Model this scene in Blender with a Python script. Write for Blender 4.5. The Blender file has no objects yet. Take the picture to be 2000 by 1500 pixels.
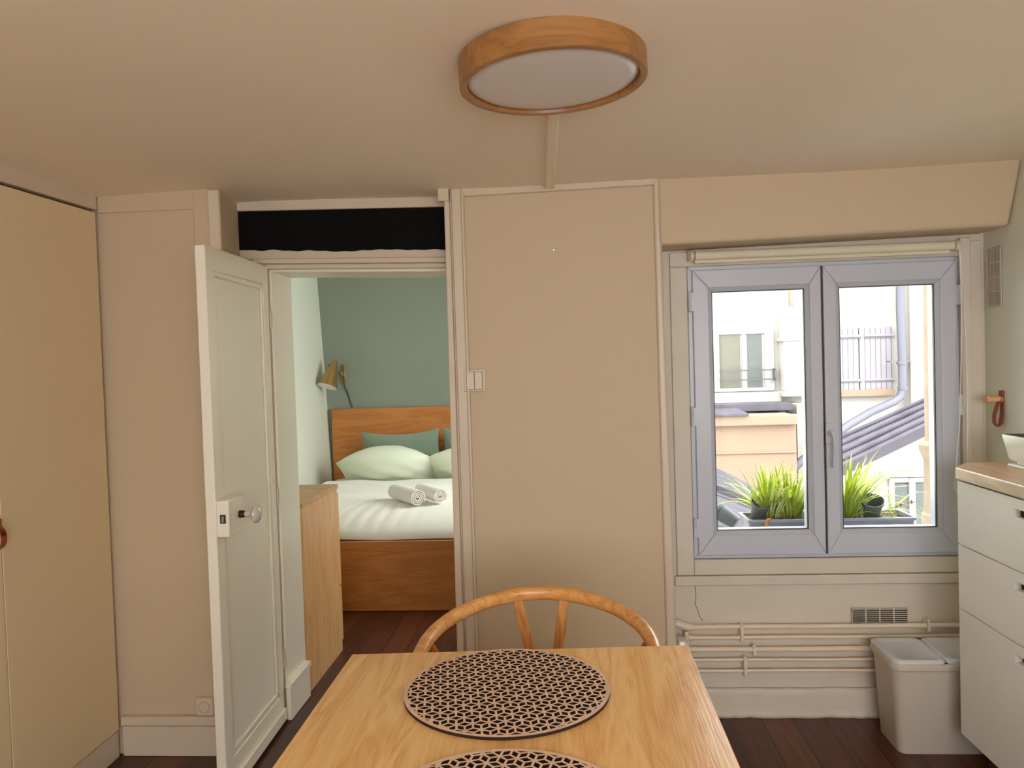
import bpy, bmesh, math, random
from mathutils import Vector, Matrix, Euler, Quaternion
from mathutils.geometry import delaunay_2d_cdt
random.seed(7)
SC = bpy.context.scene
COL = SC.collection
PI = math.pi

# ------------------------------------------------------------------ camera
CAM_H = 1.40; FPX = 1500.0
YAW, PITCH, ROLL = math.radians(4.0), math.radians(1.6), math.radians(1.8)
fw = Vector((-math.sin(YAW)*math.cos(PITCH), math.cos(YAW)*math.cos(PITCH), -math.sin(PITCH)))
r0 = Vector((math.cos(YAW), math.sin(YAW), 0)); u0 = r0.cross(fw)
rt = math.cos(ROLL)*r0 - math.sin(ROLL)*u0
up = math.sin(ROLL)*r0 + math.cos(ROLL)*u0
cd = bpy.data.cameras.new('camera'); cam = bpy.data.objects.new('camera', cd); COL.objects.link(cam)
cam.matrix_world = Matrix(((rt.x, up.x, -fw.x, 0), (rt.y, up.y, -fw.y, 0), (rt.z, up.z, -fw.z, CAM_H), (0, 0, 0, 1)))
cd.sensor_width = 36.0; cd.lens = FPX/2000*36.0; cd.clip_start = 0.02; cd.clip_end = 200
SC.camera = cam

def at(px, py, Y):
    """world point at depth Y (metres in front of the lens) for a feature measured in the photograph"""
    d = fw + rt*((px-1000)/FPX) - up*((py-750)/FPX)
    return Vector((0, 0, CAM_H)) + d*(Y/d.y)

# ------------------------------------------------------------------ light and exposure
vs = SC.view_settings
SC.display_settings.display_device = 'sRGB'
vs.view_transform = 'Standard'; vs.look = 'None'; vs.exposure = 0.0; vs.gamma = 1.0; vs.use_curve_mapping = False
SC.cycles.max_bounces = 12; SC.cycles.diffuse_bounces = 6; SC.cycles.transparent_max_bounces = 12
SC.cycles.use_denoising = True

W = bpy.data.worlds.new('world'); SC.world = W; W.use_nodes = True
wn = W.node_tree; wn.nodes.clear()
wo = wn.nodes.new('ShaderNodeOutputWorld'); wb = wn.nodes.new('ShaderNodeBackground')
wt = wn.nodes.new('ShaderNodeTexCoord'); ws = wn.nodes.new('ShaderNodeSeparateXYZ'); wr = wn.nodes.new('ShaderNodeValToRGB')
wn.links.new(wt.outputs['Generated'], ws.inputs[0]); wn.links.new(ws.outputs['Z'], wr.inputs[0])
wn.links.new(wr.outputs[0], wb.inputs[0]); wn.links.new(wb.outputs[0], wo.inputs[0])
wr.color_ramp.elements[0].position = 0.0; wr.color_ramp.elements[0].color = (0.62, 0.66, 0.72, 1)
wr.color_ramp.elements[1].position = 0.6; wr.color_ramp.elements[1].color = (0.93, 0.96, 1.0, 1)
wb.inputs[1].default_value = 11.5

def area(name, loc, direction, sx, sy, power, color):
    L = bpy.data.lights.new(name, 'AREA'); L.shape = 'RECTANGLE'; L.size = sx; L.size_y = sy
    L.energy = power; L.color = color
    o = bpy.data.objects.new(name, L); COL.objects.link(o); o.location = loc
    o.rotation_euler = Vector(direction).to_track_quat('-Z', 'Y').to_euler()
    return o
# fill lamp added behind the camera to brighten the kitchen; daylight through the bedroom's courtyard window
area('rear_fill_lamp', (0.95, -1.95, 1.25), (-0.15, 1, 0.45), 1.0, 1.0, 11, (1.0, 0.86, 0.66))
area('bedroom_window_daylight', (0.62, 4.95, 1.45), (-1, 0, -0.08), 1.5, 1.3, 22, (1.0, 0.98, 0.84))

# ------------------------------------------------------------------ materials
def s2l(c):
    return tuple((x/12.92 if x <= 0.04045 else ((x+0.055)/1.055)**2.4) for x in c)
def rgb(r, g, b): return s2l((r/255, g/255, b/255)) + (1,)
def newmat(name):
    m = bpy.data.materials.new(name); m.use_nodes = True
    nt = m.node_tree; b = nt.nodes['Principled BSDF']
    return m, nt, b
def plain(name, col, rough=0.5, metal=0.0, bump=0.0, bscale=60, var=0.0, vscale=4, spec=0.5, trans=0.0, sheen=0.0):
    m, nt, b = newmat(name)
    b.inputs['Base Color'].default_value = col; b.inputs['Roughness'].default_value = rough
    b.inputs['Metallic'].default_value = metal; b.inputs['Specular IOR Level'].default_value = spec
    if trans: b.inputs['Transmission Weight'].default_value = trans
    if sheen: b.inputs['Sheen Weight'].default_value = sheen
    tc = nt.nodes.new('ShaderNodeTexCoord')
    if bump:
        n = nt.nodes.new('ShaderNodeTexNoise'); n.inputs['Scale'].default_value = bscale; n.inputs['Detail'].default_value = 5
        nt.links.new(tc.outputs['Object'], n.inputs['Vector'])
        bp = nt.nodes.new('ShaderNodeBump'); bp.inputs['Strength'].default_value = bump; bp.inputs['Distance'].default_value = 0.004
        nt.links.new(n.outputs['Fac'], bp.inputs['Height']); nt.links.new(bp.outputs[0], b.inputs['Normal'])
    if var:
        n = nt.nodes.new('ShaderNodeTexNoise'); n.inputs['Scale'].default_value = vscale; n.inputs['Detail'].default_value = 4
        nt.links.new(tc.outputs['Object'], n.inputs['Vector'])
        r = nt.nodes.new('ShaderNodeValToRGB')
        r.color_ramp.elements[0].position = 0.3; r.color_ramp.elements[1].position = 0.7
        r.color_ramp.elements[0].color = tuple(x*(1-var) for x in col[:3])+(1,)
        r.color_ramp.elements[1].color = tuple(min(1, x*(1+var)) for x in col[:3])+(1,)
        nt.links.new(n.outputs['Fac'], r.inputs[0]); nt.links.new(r.outputs[0], b.inputs['Base Color'])
    return m
def wood(name, dark, mid, light, grain='Y', scale=1.0, rough=0.45, ring=0.5, fine=1.0, bump=0.15, spec=0.5):
    """long-grain timber: broad wandering bands plus fine pores, stretched along the grain axis"""
    m, nt, b = newmat(name)
    tc = nt.nodes.new('ShaderNodeTexCoord')
    def mapped(sl, ss):
        mp = nt.nodes.new('ShaderNodeMapping')
        mp.inputs['Scale'].default_value = {'X': (sl, ss, ss), 'Y': (ss, sl, ss), 'Z': (ss, ss, sl)}[grain]
        nt.links.new(tc.outputs['Object'], mp.inputs['Vector']); return mp
    m1 = mapped(0.9*scale, 7*scale)
    n1 = nt.nodes.new('ShaderNodeTexNoise'); n1.inputs['Scale'].default_value = 2.2; n1.inputs['Detail'].default_value = 3; n1.inputs['Distortion'].default_value = 0.7
    nt.links.new(m1.outputs[0], n1.inputs['Vector'])
    mul = nt.nodes.new('ShaderNodeMath'); mul.operation = 'MULTIPLY'; mul.inputs[1].default_value = 9
    nt.links.new(n1.outputs['Fac'], mul.inputs[0])
    fr = nt.nodes.new('ShaderNodeMath'); fr.operation = 'PINGPONG'; fr.inputs[1].default_value = 1.0
    nt.links.new(mul.outputs[0], fr.inputs[0])
    m2 = mapped(6*scale, 170*scale)
    n2 = nt.nodes.new('ShaderNodeTexNoise'); n2.inputs['Scale'].default_value = 1.6; n2.inputs['Detail'].default_value = 3
    nt.links.new(m2.outputs[0], n2.inputs['Vector'])
    mix = nt.nodes.new('ShaderNodeMath'); mix.operation = 'MULTIPLY_ADD'; mix.inputs[1].default_value = ring
    nt.links.new(fr.outputs[0], mix.inputs[0])
    m3 = nt.nodes.new('ShaderNodeMath'); m3.operation = 'MULTIPLY'; m3.inputs[1].default_value = fine*(1-ring)+0.25
    nt.links.new(n2.outputs['Fac'], m3.inputs[0]); nt.links.new(m3.outputs[0], mix.inputs[2])
    rp = nt.nodes.new('ShaderNodeValToRGB'); e = rp.color_ramp.elements
    e[0].position = 0.12; e[0].color = dark; e[1].position = 0.85; e[1].color = light
    k = rp.color_ramp.elements.new(0.45); k.color = mid
    nt.links.new(mix.outputs[0], rp.inputs[0]); nt.links.new(rp.outputs[0], b.inputs['Base Color'])
    b.inputs['Roughness'].default_value = rough; b.inputs['Specular IOR Level'].default_value = spec
    bp = nt.nodes.new('ShaderNodeBump'); bp.inputs['Strength'].default_value = bump; bp.inputs['Distance'].default_value = 0.001
    nt.links.new(n2.outputs['Fac'], bp.inputs['Height']); nt.links.new(bp.outputs[0], b.inputs['Normal'])
    return m
def floor_mat():
    m, nt, b = newmat('dark_floorboards')
    g = nt.nodes.new('ShaderNodeNewGeometry'); s = nt.nodes.new('ShaderNodeSeparateXYZ'); nt.links.new(g.outputs['Position'], s.inputs[0])
    def M(op, a, bb=None, c=None):
        n = nt.nodes.new('ShaderNodeMath'); n.operation = op
        for i, v in enumerate((a, bb, c)):
            if v is None: continue
            if isinstance(v, (int, float)): n.inputs[i].default_value = v
            else: nt.links.new(v, n.inputs[i])
        return n.outputs[0]
    wv = M('ADD', s.outputs['X'], M('MULTIPLY', M('SINE', M('MULTIPLY', s.outputs['Y'], 1.3)), 0.004))
    q = M('DIVIDE', wv, 0.118); fl = M('FLOOR', q); frc = M('FRACT', q)
    edge = M('MINIMUM', frc, M('SUBTRACT', 1.0, frc))
    gap = M('GREATER_THAN', edge, 0.022)
    wnz = nt.nodes.new('ShaderNodeTexWhiteNoise'); wnz.noise_dimensions = '1D'; nt.links.new(fl, wnz.inputs['W'])
    mp = nt.nodes.new('ShaderNodeMapping'); mp.inputs['Scale'].default_value = (30, 1.6, 1); nt.links.new(g.outputs['Position'], mp.inputs['Vector'])
    cx = nt.nodes.new('ShaderNodeCombineXYZ'); nt.links.new(M('MULTIPLY', wnz.outputs['Value'], 40), cx.inputs['Y'])
    nt.links.new(cx.outputs[0], mp.inputs['Location'])
    n = nt.nodes.new('ShaderNodeTexNoise'); n.inputs['Scale'].default_value = 2.0; n.inputs['Detail'].default_value = 5; n.inputs['Distortion'].default_value = .4
    nt.links.new(mp.outputs[0], n.inputs['Vector'])
    f = M('ADD', M('MULTIPLY', n.outputs['Fac'], 0.8), M('MULTIPLY', wnz.outputs['Value'], 0.35))
    rp = nt.nodes.new('ShaderNodeValToRGB'); e = rp.color_ramp.elements
    e[0].position = .25; e[0].color = rgb(42, 20, 12); e[1].position = .85; e[1].color = rgb(108, 56, 32)
    k = e.new(.5); k.color = rgb(72, 35, 20)
    nt.links.new(f, rp.inputs[0])
    mx = nt.nodes.new('ShaderNodeMix'); mx.data_type = 'RGBA'
    nt.links.new(gap, mx.inputs[0]); mx.inputs[6].default_value = rgb(22, 10, 6); nt.links.new(rp.outputs[0], mx.inputs[7])
    nt.links.new(mx.outputs[2], b.inputs['Base Color'])
    b.inputs['Roughness'].default_value = .38
    bp = nt.nodes.new('ShaderNodeBump'); bp.inputs['Strength'].default_value = .5; bp.inputs['Distance'].default_value = .004
    nt.links.new(M('ADD', gap, M('MULTIPLY', n.outputs['Fac'], .3)), bp.inputs['Height']); nt.links.new(bp.outputs[0], b.inputs['Normal'])
    return m
def glass_mat():
    m = bpy.data.materials.new('window_glass'); m.use_nodes = True; nt = m.node_tree; nt.nodes.clear()
    o = nt.nodes.new('ShaderNodeOutputMaterial'); t = nt.nodes.new('ShaderNodeBsdfTransparent'); g = nt.nodes.new('ShaderNodeBsdfGlossy')
    g.inputs['Roughness'].default_value = .02; t.inputs[0].default_value = (.96, .98, .97, 1)
    f = nt.nodes.new('ShaderNodeFresnel'); f.inputs[0].default_value = 1.35; x = nt.nodes.new('ShaderNodeMixShader')
    nt.links.new(f.outputs[0], x.inputs[0]); nt.links.new(t.outputs[0], x.inputs[1]); nt.links.new(g.outputs[0], x.inputs[2]); nt.links.new(x.outputs[0], o.inputs[0])
    return m
def leaf_mat(name, c1, c2):
    m, nt, b = newmat(name)
    tc = nt.nodes.new('ShaderNodeTexCoord'); n = nt.nodes.new('ShaderNodeTexNoise'); n.inputs['Scale'].default_value = 9
    nt.links.new(tc.outputs['Object'], n.inputs['Vector']); r = nt.nodes.new('ShaderNodeValToRGB')
    r.color_ramp.elements[0].position = .35; r.color_ramp.elements[0].color = c1; r.color_ramp.elements[1].position = .65; r.color_ramp.elements[1].color = c2
    nt.links.new(n.outputs['Fac'], r.inputs[0]); nt.links.new(r.outputs[0], b.inputs['Base Color'])
    b.inputs['Roughness'].default_value = .45
    tl = nt.nodes.new('ShaderNodeBsdfTranslucent'); nt.links.new(r.outputs[0], tl.inputs[0])
    mx = nt.nodes.new('ShaderNodeMixShader'); mx.inputs[0].default_value = .4
    out = [x for x in nt.nodes if x.type == 'OUTPUT_MATERIAL'][0]
    nt.links.new(b.outputs[0], mx.inputs[1]); nt.links.new(tl.outputs[0], mx.inputs[2]); nt.links.new(mx.outputs[0], out.inputs[0])
    return m

PAINT = rgb(204, 182, 152)
M = {}
M['paint'] = plain('cream_wall_paint', PAINT, .55, bump=.25, bscale=26, spec=.35)
M['old_paint'] = plain('old_uneven_cream_paint', rgb(214, 202, 184), .5, bump=.8, bscale=14, var=.03, spec=.4)
M['gloss_paint'] = plain('satin_cream_woodwork', rgb(212, 194, 170), .36, bump=.2, bscale=18, spec=.5)
M['ceiling'] = plain('matt_ceiling_paint', rgb(246, 233, 214), .7, bump=.2, bscale=6, spec=.2)
M['door'] = plain('white_door_paint', rgb(242, 235, 216), .34, bump=.2, bscale=22, spec=.5)
M['wardrobe'] = plain('beige_wardrobe_laminate', rgb(226, 203, 164), .5, bump=.06, bscale=90, spec=.35)
M['bedwall'] = plain('pale_bedroom_paint', rgb(222, 224, 208), .6, bump=.1, bscale=40)
M['green'] = plain('sage_green_paint', rgb(134, 142, 128), .65, bump=.12, bscale=60, var=.02, vscale=3)
M['black'] = plain('black_stained_beam', rgb(9, 8, 8), .8, bump=.6, bscale=30, spec=.15)
M['pvc'] = plain('white_window_plastic', rgb(196, 198, 208), .3, spec=.5)
M['pvc_dark'] = plain('dark_rubber_gasket', rgb(50, 45, 46), .5)
M['floor'] = floor_mat()
M['oak_table'] = wood('light_oak_tabletop', rgb(210, 146, 80), rgb(236, 180, 108), rgb(248, 204, 138), 'Y', 1.0, .28, ring=.46, bump=.35)
M['oak_edge'] = wood('light_oak_legs', rgb(170, 112, 62), rgb(196, 140, 84), rgb(216, 164, 106), 'Z', 1.0, .4)
M['ash'] = wood('lacquered_ash_chair', rgb(168, 98, 40), rgb(216, 152, 82), rgb(228, 170, 102), 'X', 1.2, .3, ring=.5, bump=.1)
M['ash_v'] = wood('lacquered_ash_splat', rgb(160, 94, 42), rgb(192, 126, 62), rgb(212, 150, 84), 'Z', 1.8, .3, ring=.6, bump=.1)
M['oak_bed'] = wood('oak_veneer_bed', rgb(166, 98, 40), rgb(182, 112, 50), rgb(196, 126, 62), 'X', .7, .42, ring=.5)
M['oak_dresser'] = wood('oak_veneer_dresser', rgb(202, 148, 92), rgb(218, 166, 108), rgb(228, 180, 124), 'Z', .7, .42, ring=.5)
M['oak_dresser_top'] = wood('oak_veneer_dresser_top', rgb(168, 118, 70), rgb(200, 150, 98), rgb(216, 170, 118), 'X', .9, .42, ring=.5)
M['hardboard'] = plain('brown_hardboard_back', rgb(110, 58, 30), .7, bump=.2)
M['lampwood'] = wood('round_lamp_wood', rgb(136, 88, 42), rgb(154, 104, 54), rgb(168, 118, 66), 'X', .8, .35, ring=.6, bump=.05)
M['diffuser'] = plain('satin_plastic_diffuser', rgb(214, 208, 206), .22, spec=.6)
M['matwood'] = wood('thin_laser_cut_plywood', rgb(206, 164, 140), rgb(226, 190, 164), rgb(238, 200, 168), 'Y', 1.0, .55, ring=.3)
M['cord_seat'] = plain('paper_cord_seat', rgb(214, 188, 140), .8, bump=.5, bscale=200)
M['cab'] = plain('white_lacquer_drawer_front', rgb(240, 239, 230), .35, spec=.5)
M['sill_white'] = plain('pale_outdoor_paint', rgb(170, 168, 168), .6)
M['shade_backing'] = plain('vent_slot_shade', rgb(14, 10, 8), .9)
M['recess_shade'] = plain('recess_shade_brown', rgb(60, 42, 30), .8)  # dark brown that paints shade into drawer slots and toe-kick
M['counter'] = wood('oak_laminate_worktop', rgb(150, 112, 80), rgb(184, 144, 108), rgb(206, 168, 132), 'Y', 1.0, .35, ring=.4)
M['tray'] = plain('white_enamel_tray', rgb(232, 234, 226), .2)
M['tray_in'] = plain('dark_grey_tray_inside', rgb(84, 82, 84), .5)
M['leather'] = plain('tan_leather', rgb(150, 72, 42), .5, bump=.3, bscale=150)
M['peg'] = plain('pale_beech_peg', rgb(224, 168, 118), .5, var=.06, vscale=30)
M['bin'] = plain('greige_plastic_bin', rgb(196, 184, 166), .45)
M['binlid'] = plain('pale_grey_bin_lid', rgb(214, 214, 216), .22, spec=.6)
M['pipe'] = plain('painted_pipe', rgb(232, 212, 188), .3, bump=.1, bscale=60)
M['porcelain'] = plain('grey_white_porcelain', rgb(206, 196, 186), .12, spec=.7)
M['rust'] = plain('dark_brown_metal', rgb(70, 36, 26), .45, metal=.6)
M['steel'] = plain('bare_steel', rgb(180, 178, 176), .3, metal=1)
M['switch'] = plain('ivory_plastic', rgb(216, 197, 172), .3)
M['groove'] = plain('grey_brown_joint', rgb(112, 88, 66), .7)
M['blind'] = plain('cream_roller_blind', rgb(226, 216, 190), .8, bump=.2, bscale=300)
M['string'] = plain('white_bead_chain', rgb(222, 220, 212), .4)
M['sheet'] = plain('white_cotton_sheet', rgb(232, 230, 220), .85, bump=.25, bscale=30, sheen=.3)
M['pillow'] = plain('pale_green_white_pillowcase', rgb(222, 228, 206), .85, bump=.3, bscale=25, sheen=.3)
M['cushion'] = plain('sage_velvet_cushion', rgb(126, 143, 124), .8, bump=.2, bscale=40, sheen=.6)
M['towel'] = plain('white_terry_towel', rgb(240, 234, 224), .95, bump=.9, bscale=260, sheen=.5)
M['brass'] = plain('brushed_brass', rgb(176, 142, 92), .34, metal=.85)
M['shade_in'] = plain('white_shade_lining', rgb(236, 234, 232), .4)
M['cable'] = plain('black_cable', rgb(14, 14, 14), .5)
M['glass'] = glass_mat()
# outside
M['render'] = plain('cream_white_render', rgb(144, 137, 128), .9, bump=.3, bscale=3, var=.02, vscale=.8)
M['peach'] = plain('peach_render', rgb(126, 102, 83), .9, bump=.3, bscale=3, var=.03, vscale=1)
M['zinc'] = plain('weathered_zinc', rgb(76, 71, 77), .9, spec=.06, bump=.4, bscale=8, var=.18, vscale=5)
M['zinc_pale'] = plain('pale_zinc_pipe', rgb(84, 81, 88), .5, metal=.2)
M['roof_strip'] = plain('pale_mauve_roof_sheet', rgb(72, 67, 71), .9, spec=.08, bump=.4, bscale=10, var=.08, vscale=4)
M['shutter'] = plain('pinkish_white_shutter', rgb(122, 114, 117), .7)
M['shutter_line'] = plain('shutter_joint', rgb(84, 74, 78), .7)
M['outwin'] = plain('white_window_paint', rgb(140, 135, 133), .5)
M['outglass'] = plain('curtained_glass', rgb(62, 64, 58), .4, var=.2, vscale=7)
M['curtain'] = plain('olive_curtain_glass', rgb(76, 71, 54), .5, var=.1, vscale=9)
M['stone'] = plain('ochre_stone_flue', rgb(108, 92, 74), .9, bump=.6, bscale=18, var=.14, vscale=7)
M['iron'] = plain('grey_iron', rgb(64, 60, 62), .5, metal=.2)
M['potgrey'] = plain('dark_grey_plastic_pot', rgb(70, 74, 76), .6, var=.12, vscale=14)
M['box'] = plain('grey_window_box', rgb(126, 124, 136), .5, var=.12, vscale=9)
M['soil'] = plain('crumbly_potting_soil', rgb(104, 84, 70), .95, bump=1, bscale=90, var=.5, vscale=60)
M['leaf'] = leaf_mat('yellow_green_leaf', rgb(146, 166, 34), rgb(206, 214, 70))
M['leaf2'] = leaf_mat('pale_striped_leaf', rgb(206, 212, 130), rgb(226, 228, 176))
M['drystem'] = plain('dry_brown_stem', rgb(128, 92, 78), .8)
M['bloom'] = plain('orange_dry_bloom', rgb(170, 104, 66), .7)

# ------------------------------------------------------------------ mesh helpers
class MB:
    def __init__(s): s.v = []; s.f = []; s.mi = []
    def add(s, verts, faces, mi=0):
        n = len(s.v); s.v += [Vector(p) for p in verts]
        for f in faces: s.f.append([i+n for i in f]); s.mi.append(mi)
        return s
    def box(s, x0, x1, y0, y1, z0, z1, mi=0, mat=None):
        P = [Vector((x, y, z)) for z in (z0, z1) for y in (y0, y1) for x in (x0, x1)]
        if mat: P = [mat @ p for p in P]
        return s.add(P, [(0, 2, 3, 1), (4, 5, 7, 6), (0, 1, 5, 4), (2, 6, 7, 3), (0, 4, 6, 2), (1, 3, 7, 5)], mi)
    def hexa(s, a, b, mi=0):
        """solid between quad a (4 pts) and quad b (4 pts)"""
        return s.add(list(a)+list(b), [(0, 1, 2, 3), (7, 6, 5, 4), (0, 4, 5, 1), (1, 5, 6, 2), (2, 6, 7, 3), (3, 7, 4, 0)], mi)
    def prism(s, pts, vec, mi=0):
        n = len(pts); v = Vector(vec); P = [Vector(p) for p in pts]
        return s.add(P+[p+v for p in P], [tuple(range(n))[::-1], tuple(range(n, 2*n))] + [(i, (i+1) % n, n+(i+1) % n, n+i) for i in range(n)], mi)
    def tube(s, pts, r, seg=10, mi=0, cap=True, flat=None, upv=(0, 0, 1)):
        P = [Vector(p) for p in pts]; n = len(P); R = r if isinstance(r, (list, tuple)) else [r]*n
        F = flat if isinstance(flat, (list, tuple)) else [flat or 1.0]*n
        rings = []; ref = Vector(upv); N = None
        for i in range(n):
            t = (P[min(i+1, n-1)]-P[max(i-1, 0)]).normalized()
            if N is None:
                N = ref - t*ref.dot(t)
                if N.length < 1e-4: N = Vector((1, 0, 0)) - t*t.x
            else:
                N = N - t*N.dot(t)
            N.normalize(); B = t.cross(N)
            rings.append([P[i] + N*math.cos(2*PI*k/seg)*R[i]*F[i] + B*math.sin(2*PI*k/seg)*R[i] for k in range(seg)])
        V = [p for rg in rings for p in rg]
        fs = [(i*seg+k, i*seg+(k+1) % seg, (i+1)*seg+(k+1) % seg, (i+1)*seg+k) for i in range(n-1) for k in range(seg)]
        if cap: fs += [tuple(range(seg))[::-1], tuple(range((n-1)*seg, n*seg))]
        return s.add(V, fs, mi)
    def lathe(s, c, prof, seg=32, axis='Z', mi=0, closed=False, mat=None):
        """profile of (radius, height); axis Z/X/Y"""
        V = []
        for r, h in prof:
            for k in range(seg):
                a = 2*PI*k/seg; x, y = r*math.cos(a), r*math.sin(a)
                p = {'Z': (x, y, h), 'X': (h, x, y), 'Y': (x, h, y)}[axis]
                p = Vector(p)
                if mat: p = mat @ p
                V.append(Vector(c)+p)
        m = len(prof); fs = []
        for i in range(m if closed else m-1):
            j = (i+1) % m
            fs += [(i*seg+k, i*seg+(k+1) % seg, j*seg+(k+1) % seg, j*seg+k) for k in range(seg)]
        if not closed:
            if prof[0][0] > 1e-5: fs.append(tuple(range(seg))[::-1])
            if prof[-1][0] > 1e-5: fs.append(tuple(range((m-1)*seg, m*seg)))
        return s.add(V, fs, mi)
    def grid(s, fn, nu, nv, mi=0):
        V = [fn(i/nu, j/nv) for j in range(nv+1) for i in range(nu+1)]
        return s.add(V, [(j*(nu+1)+i, j*(nu+1)+i+1, (j+1)*(nu+1)+i+1, (j+1)*(nu+1)+i) for j in range(nv) for i in range(nu)], mi)

WORLD = {}
def wl(o): return WORLD.get(o.name, Vector((0, 0, 0)))
def obj(name, mb, mat, parent=None, bevel=0, bseg=2, smooth=35, sub=0, solid=0, fixn=True, weld=True):
    me = bpy.data.meshes.new(name)
    xs = [v.x for v in mb.v]; ys = [v.y for v in mb.v]; zs = [v.z for v in mb.v]
    c = Vector(((min(xs)+max(xs))/2, (min(ys)+max(ys))/2, min(zs) if parent is None else (min(zs)+max(zs))/2))
    me.from_pydata([v-c for v in mb.v], [], mb.f)
    for m in (mat if isinstance(mat, (list, tuple)) else [mat]): me.materials.append(m)
    for p, i in zip(me.polygons, mb.mi): p.material_index = i
    bm = bmesh.new(); bm.from_mesh(me)
    if weld: bmesh.ops.remove_doubles(bm, verts=bm.verts, dist=1e-5)
    if fixn: bmesh.ops.recalc_face_normals(bm, faces=bm.faces)
    bm.to_mesh(me); bm.free()
    if smooth:
        for p in me.polygons: p.use_smooth = True
        me.set_sharp_from_angle(angle=math.radians(smooth))
    o = bpy.data.objects.new(name, me); COL.objects.link(o); WORLD[o.name] = c.copy()
    if parent is not None:
        o.parent = parent; o.location = c - wl(parent)
    else: o.location = c
    if solid:
        md = o.modifiers.new('thickness', 'SOLIDIFY'); md.thickness = solid; md.offset = 0
    if bevel:
        md = o.modifiers.new('soft_edge', 'BEVEL'); md.width = bevel; md.segments = bseg; md.limit_method = 'ANGLE'; md.angle_limit = math.radians(40); md.harden_normals = False
    if sub:
        md = o.modifiers.new('smooth', 'SUBSURF'); md.levels = sub; md.render_levels = sub
    return o
def tag(o, label=None, cat=None, group=None, kind=None):
    if label: o['label'] = label
    if cat: o['category'] = cat
    if group: o['group'] = group
    if kind: o['kind'] = kind
    return o
def thing(name, label, cat, loc=(0, 0, 0), group=None, kind=None):
    o = bpy.data.objects.new(name, None); COL.objects.link(o); o.location = loc; WORLD[o.name] = Vector(loc); o.empty_display_size = .1
    return tag(o, label, cat, group, kind)
def struct(name, mb, mat, label, cat, **k):
    return tag(obj(name, mb, mat, **k), label, cat, kind='structure')

# ================================================================== THE ROOM SHELL
H = 2.055
# floor (one surface through both rooms)
struct('floor', MB().box(-2.2, 1.75, -2.0, 3.12, -.12, 0).box(-2.2, .42, 3.12, 6.6, -.12, 0), M['floor'],
       'dark reddish-brown timber floorboards running into the bedroom', 'floor', smooth=0)
# ceiling: old plaster, gently uneven
def ceil(u, v):
    x = -2.32+u*4.1; y = -2.0+v*5.14
    dz = .006*math.sin(x*2.1+1)*math.sin(y*1.7)+.004*math.sin(x*4.3+y*2.2)
    return Vector((x, y, H+dz))
cb = MB(); cb.grid(ceil, 40, 44)
struct('ceiling', cb, M['ceiling'], 'uneven cream plaster ceiling of the kitchen', 'ceiling', solid=.02, fixn=False)
struct('ceiling_bedroom', MB().box(-2.2, .42, 3.14, 6.6, 2.32, 2.4), M['bedwall'], 'bedroom ceiling beyond the doorway', 'ceiling', smooth=0)

# left wall stub facing the camera, between wardrobe and doorway, and the return into the door recess
wlp = MB()
wlp.prism([(-2.2, 2.69, 0), (-1.215, 2.69, 0), (-1.262, 2.97, 0), (-1.262, 3.18, 0), (-2.2, 3.18, 0)], (0, 0, 2.06))
struct('wall_left', wlp, M['paint'], 'cream wall between the tall wardrobe and the bedroom door', 'wall', bevel=.004)
# frame mouldings on it
t = MB()
t.box(-1.67, -1.31, 2.682, 2.69, 1.985, 2.06).box(-1.312, -1.255, 2.682, 2.69, 0, 2.06)
struct('trim_1', t, M['paint'], 'flat painted border boards on the wall left of the doorway', 'moulding', bevel=.003)
t = MB().prism([(-1.255, 2.672, 0), (-1.214, 2.678, 0), (-1.214, 2.69, 0), (-1.255, 2.69, 0)], (0, 0, 2.05))
struct('trim_2', t, M['gloss_paint'], 'rounded corner post left of the doorway recess', 'moulding', bevel=.006, bseg=3)
# black beam over the door and the wall above / around the opening
bb = MB(); n = 60; x0, x1 = -1.263, -.44
top, bot = [], []
for i in range(n+1):
    u = i/n; x = x0+(x1-x0)*u
    rag = .0022*math.sin(u*9+.5)+.0018*math.sin(u*31+3*math.sin(u*5))+.0012*math.sin(u*73+2)
    bot.append((x, 2.934, 1.870-.030*u+rag)); top.append((x, 2.934, 2.024-.020*u))
bb.prism(bot+top[::-1], (0, .03, 0))
struct('trim_3', bb, M['black'], 'black-stained timber beam set above the bedroom doorway', 'beam', smooth=0)
dw = MB()
dw.box(-1.262, -.44, 2.96, 3.18, 1.80, 2.09)                     # wall over the opening
dw.box(-1.262, -1.155, 2.97, 3.18, 0, 1.80)                      # left jamb
struct('wall_doorway', dw, M['paint'], 'thick wall pierced by the bedroom doorway', 'wall', smooth=0)
t = MB()
t.prism([(-1.262, 2.925, 2.022), (-.44, 2.925, 2.003), (-.44, 2.925, 2.058), (-1.262, 2.925, 2.062)], (0, .035, 0))   # cornice over beam
struct('trim_4', t, M['gloss_paint'], 'narrow cream cornice strip above the black beam', 'moulding', bevel=.004)
t = MB()
t.prism([(-1.26, 2.940, 1.835), (-.44, 2.940, 1.812), (-.44, 2.940, 1.855), (-1.26, 2.940, 1.885)], (0, .03, 0))
t.prism([(-1.20, 2.915, 1.815), (-.44, 2.915, 1.790), (-.44, 2.915, 1.810), (-1.20, 2.915, 1.833)], (0, .05, 0))
t.prism([(-1.20, 2.935, 1.797), (-.44, 2.935, 1.772), (-.44, 2.935, 1.790), (-1.20, 2.935, 1.815)], (0, .035, 0))
struct('trim_5', t, M['gloss_paint'], 'stepped cream door-head mouldings below the black beam', 'moulding', bevel=.003)
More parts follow.
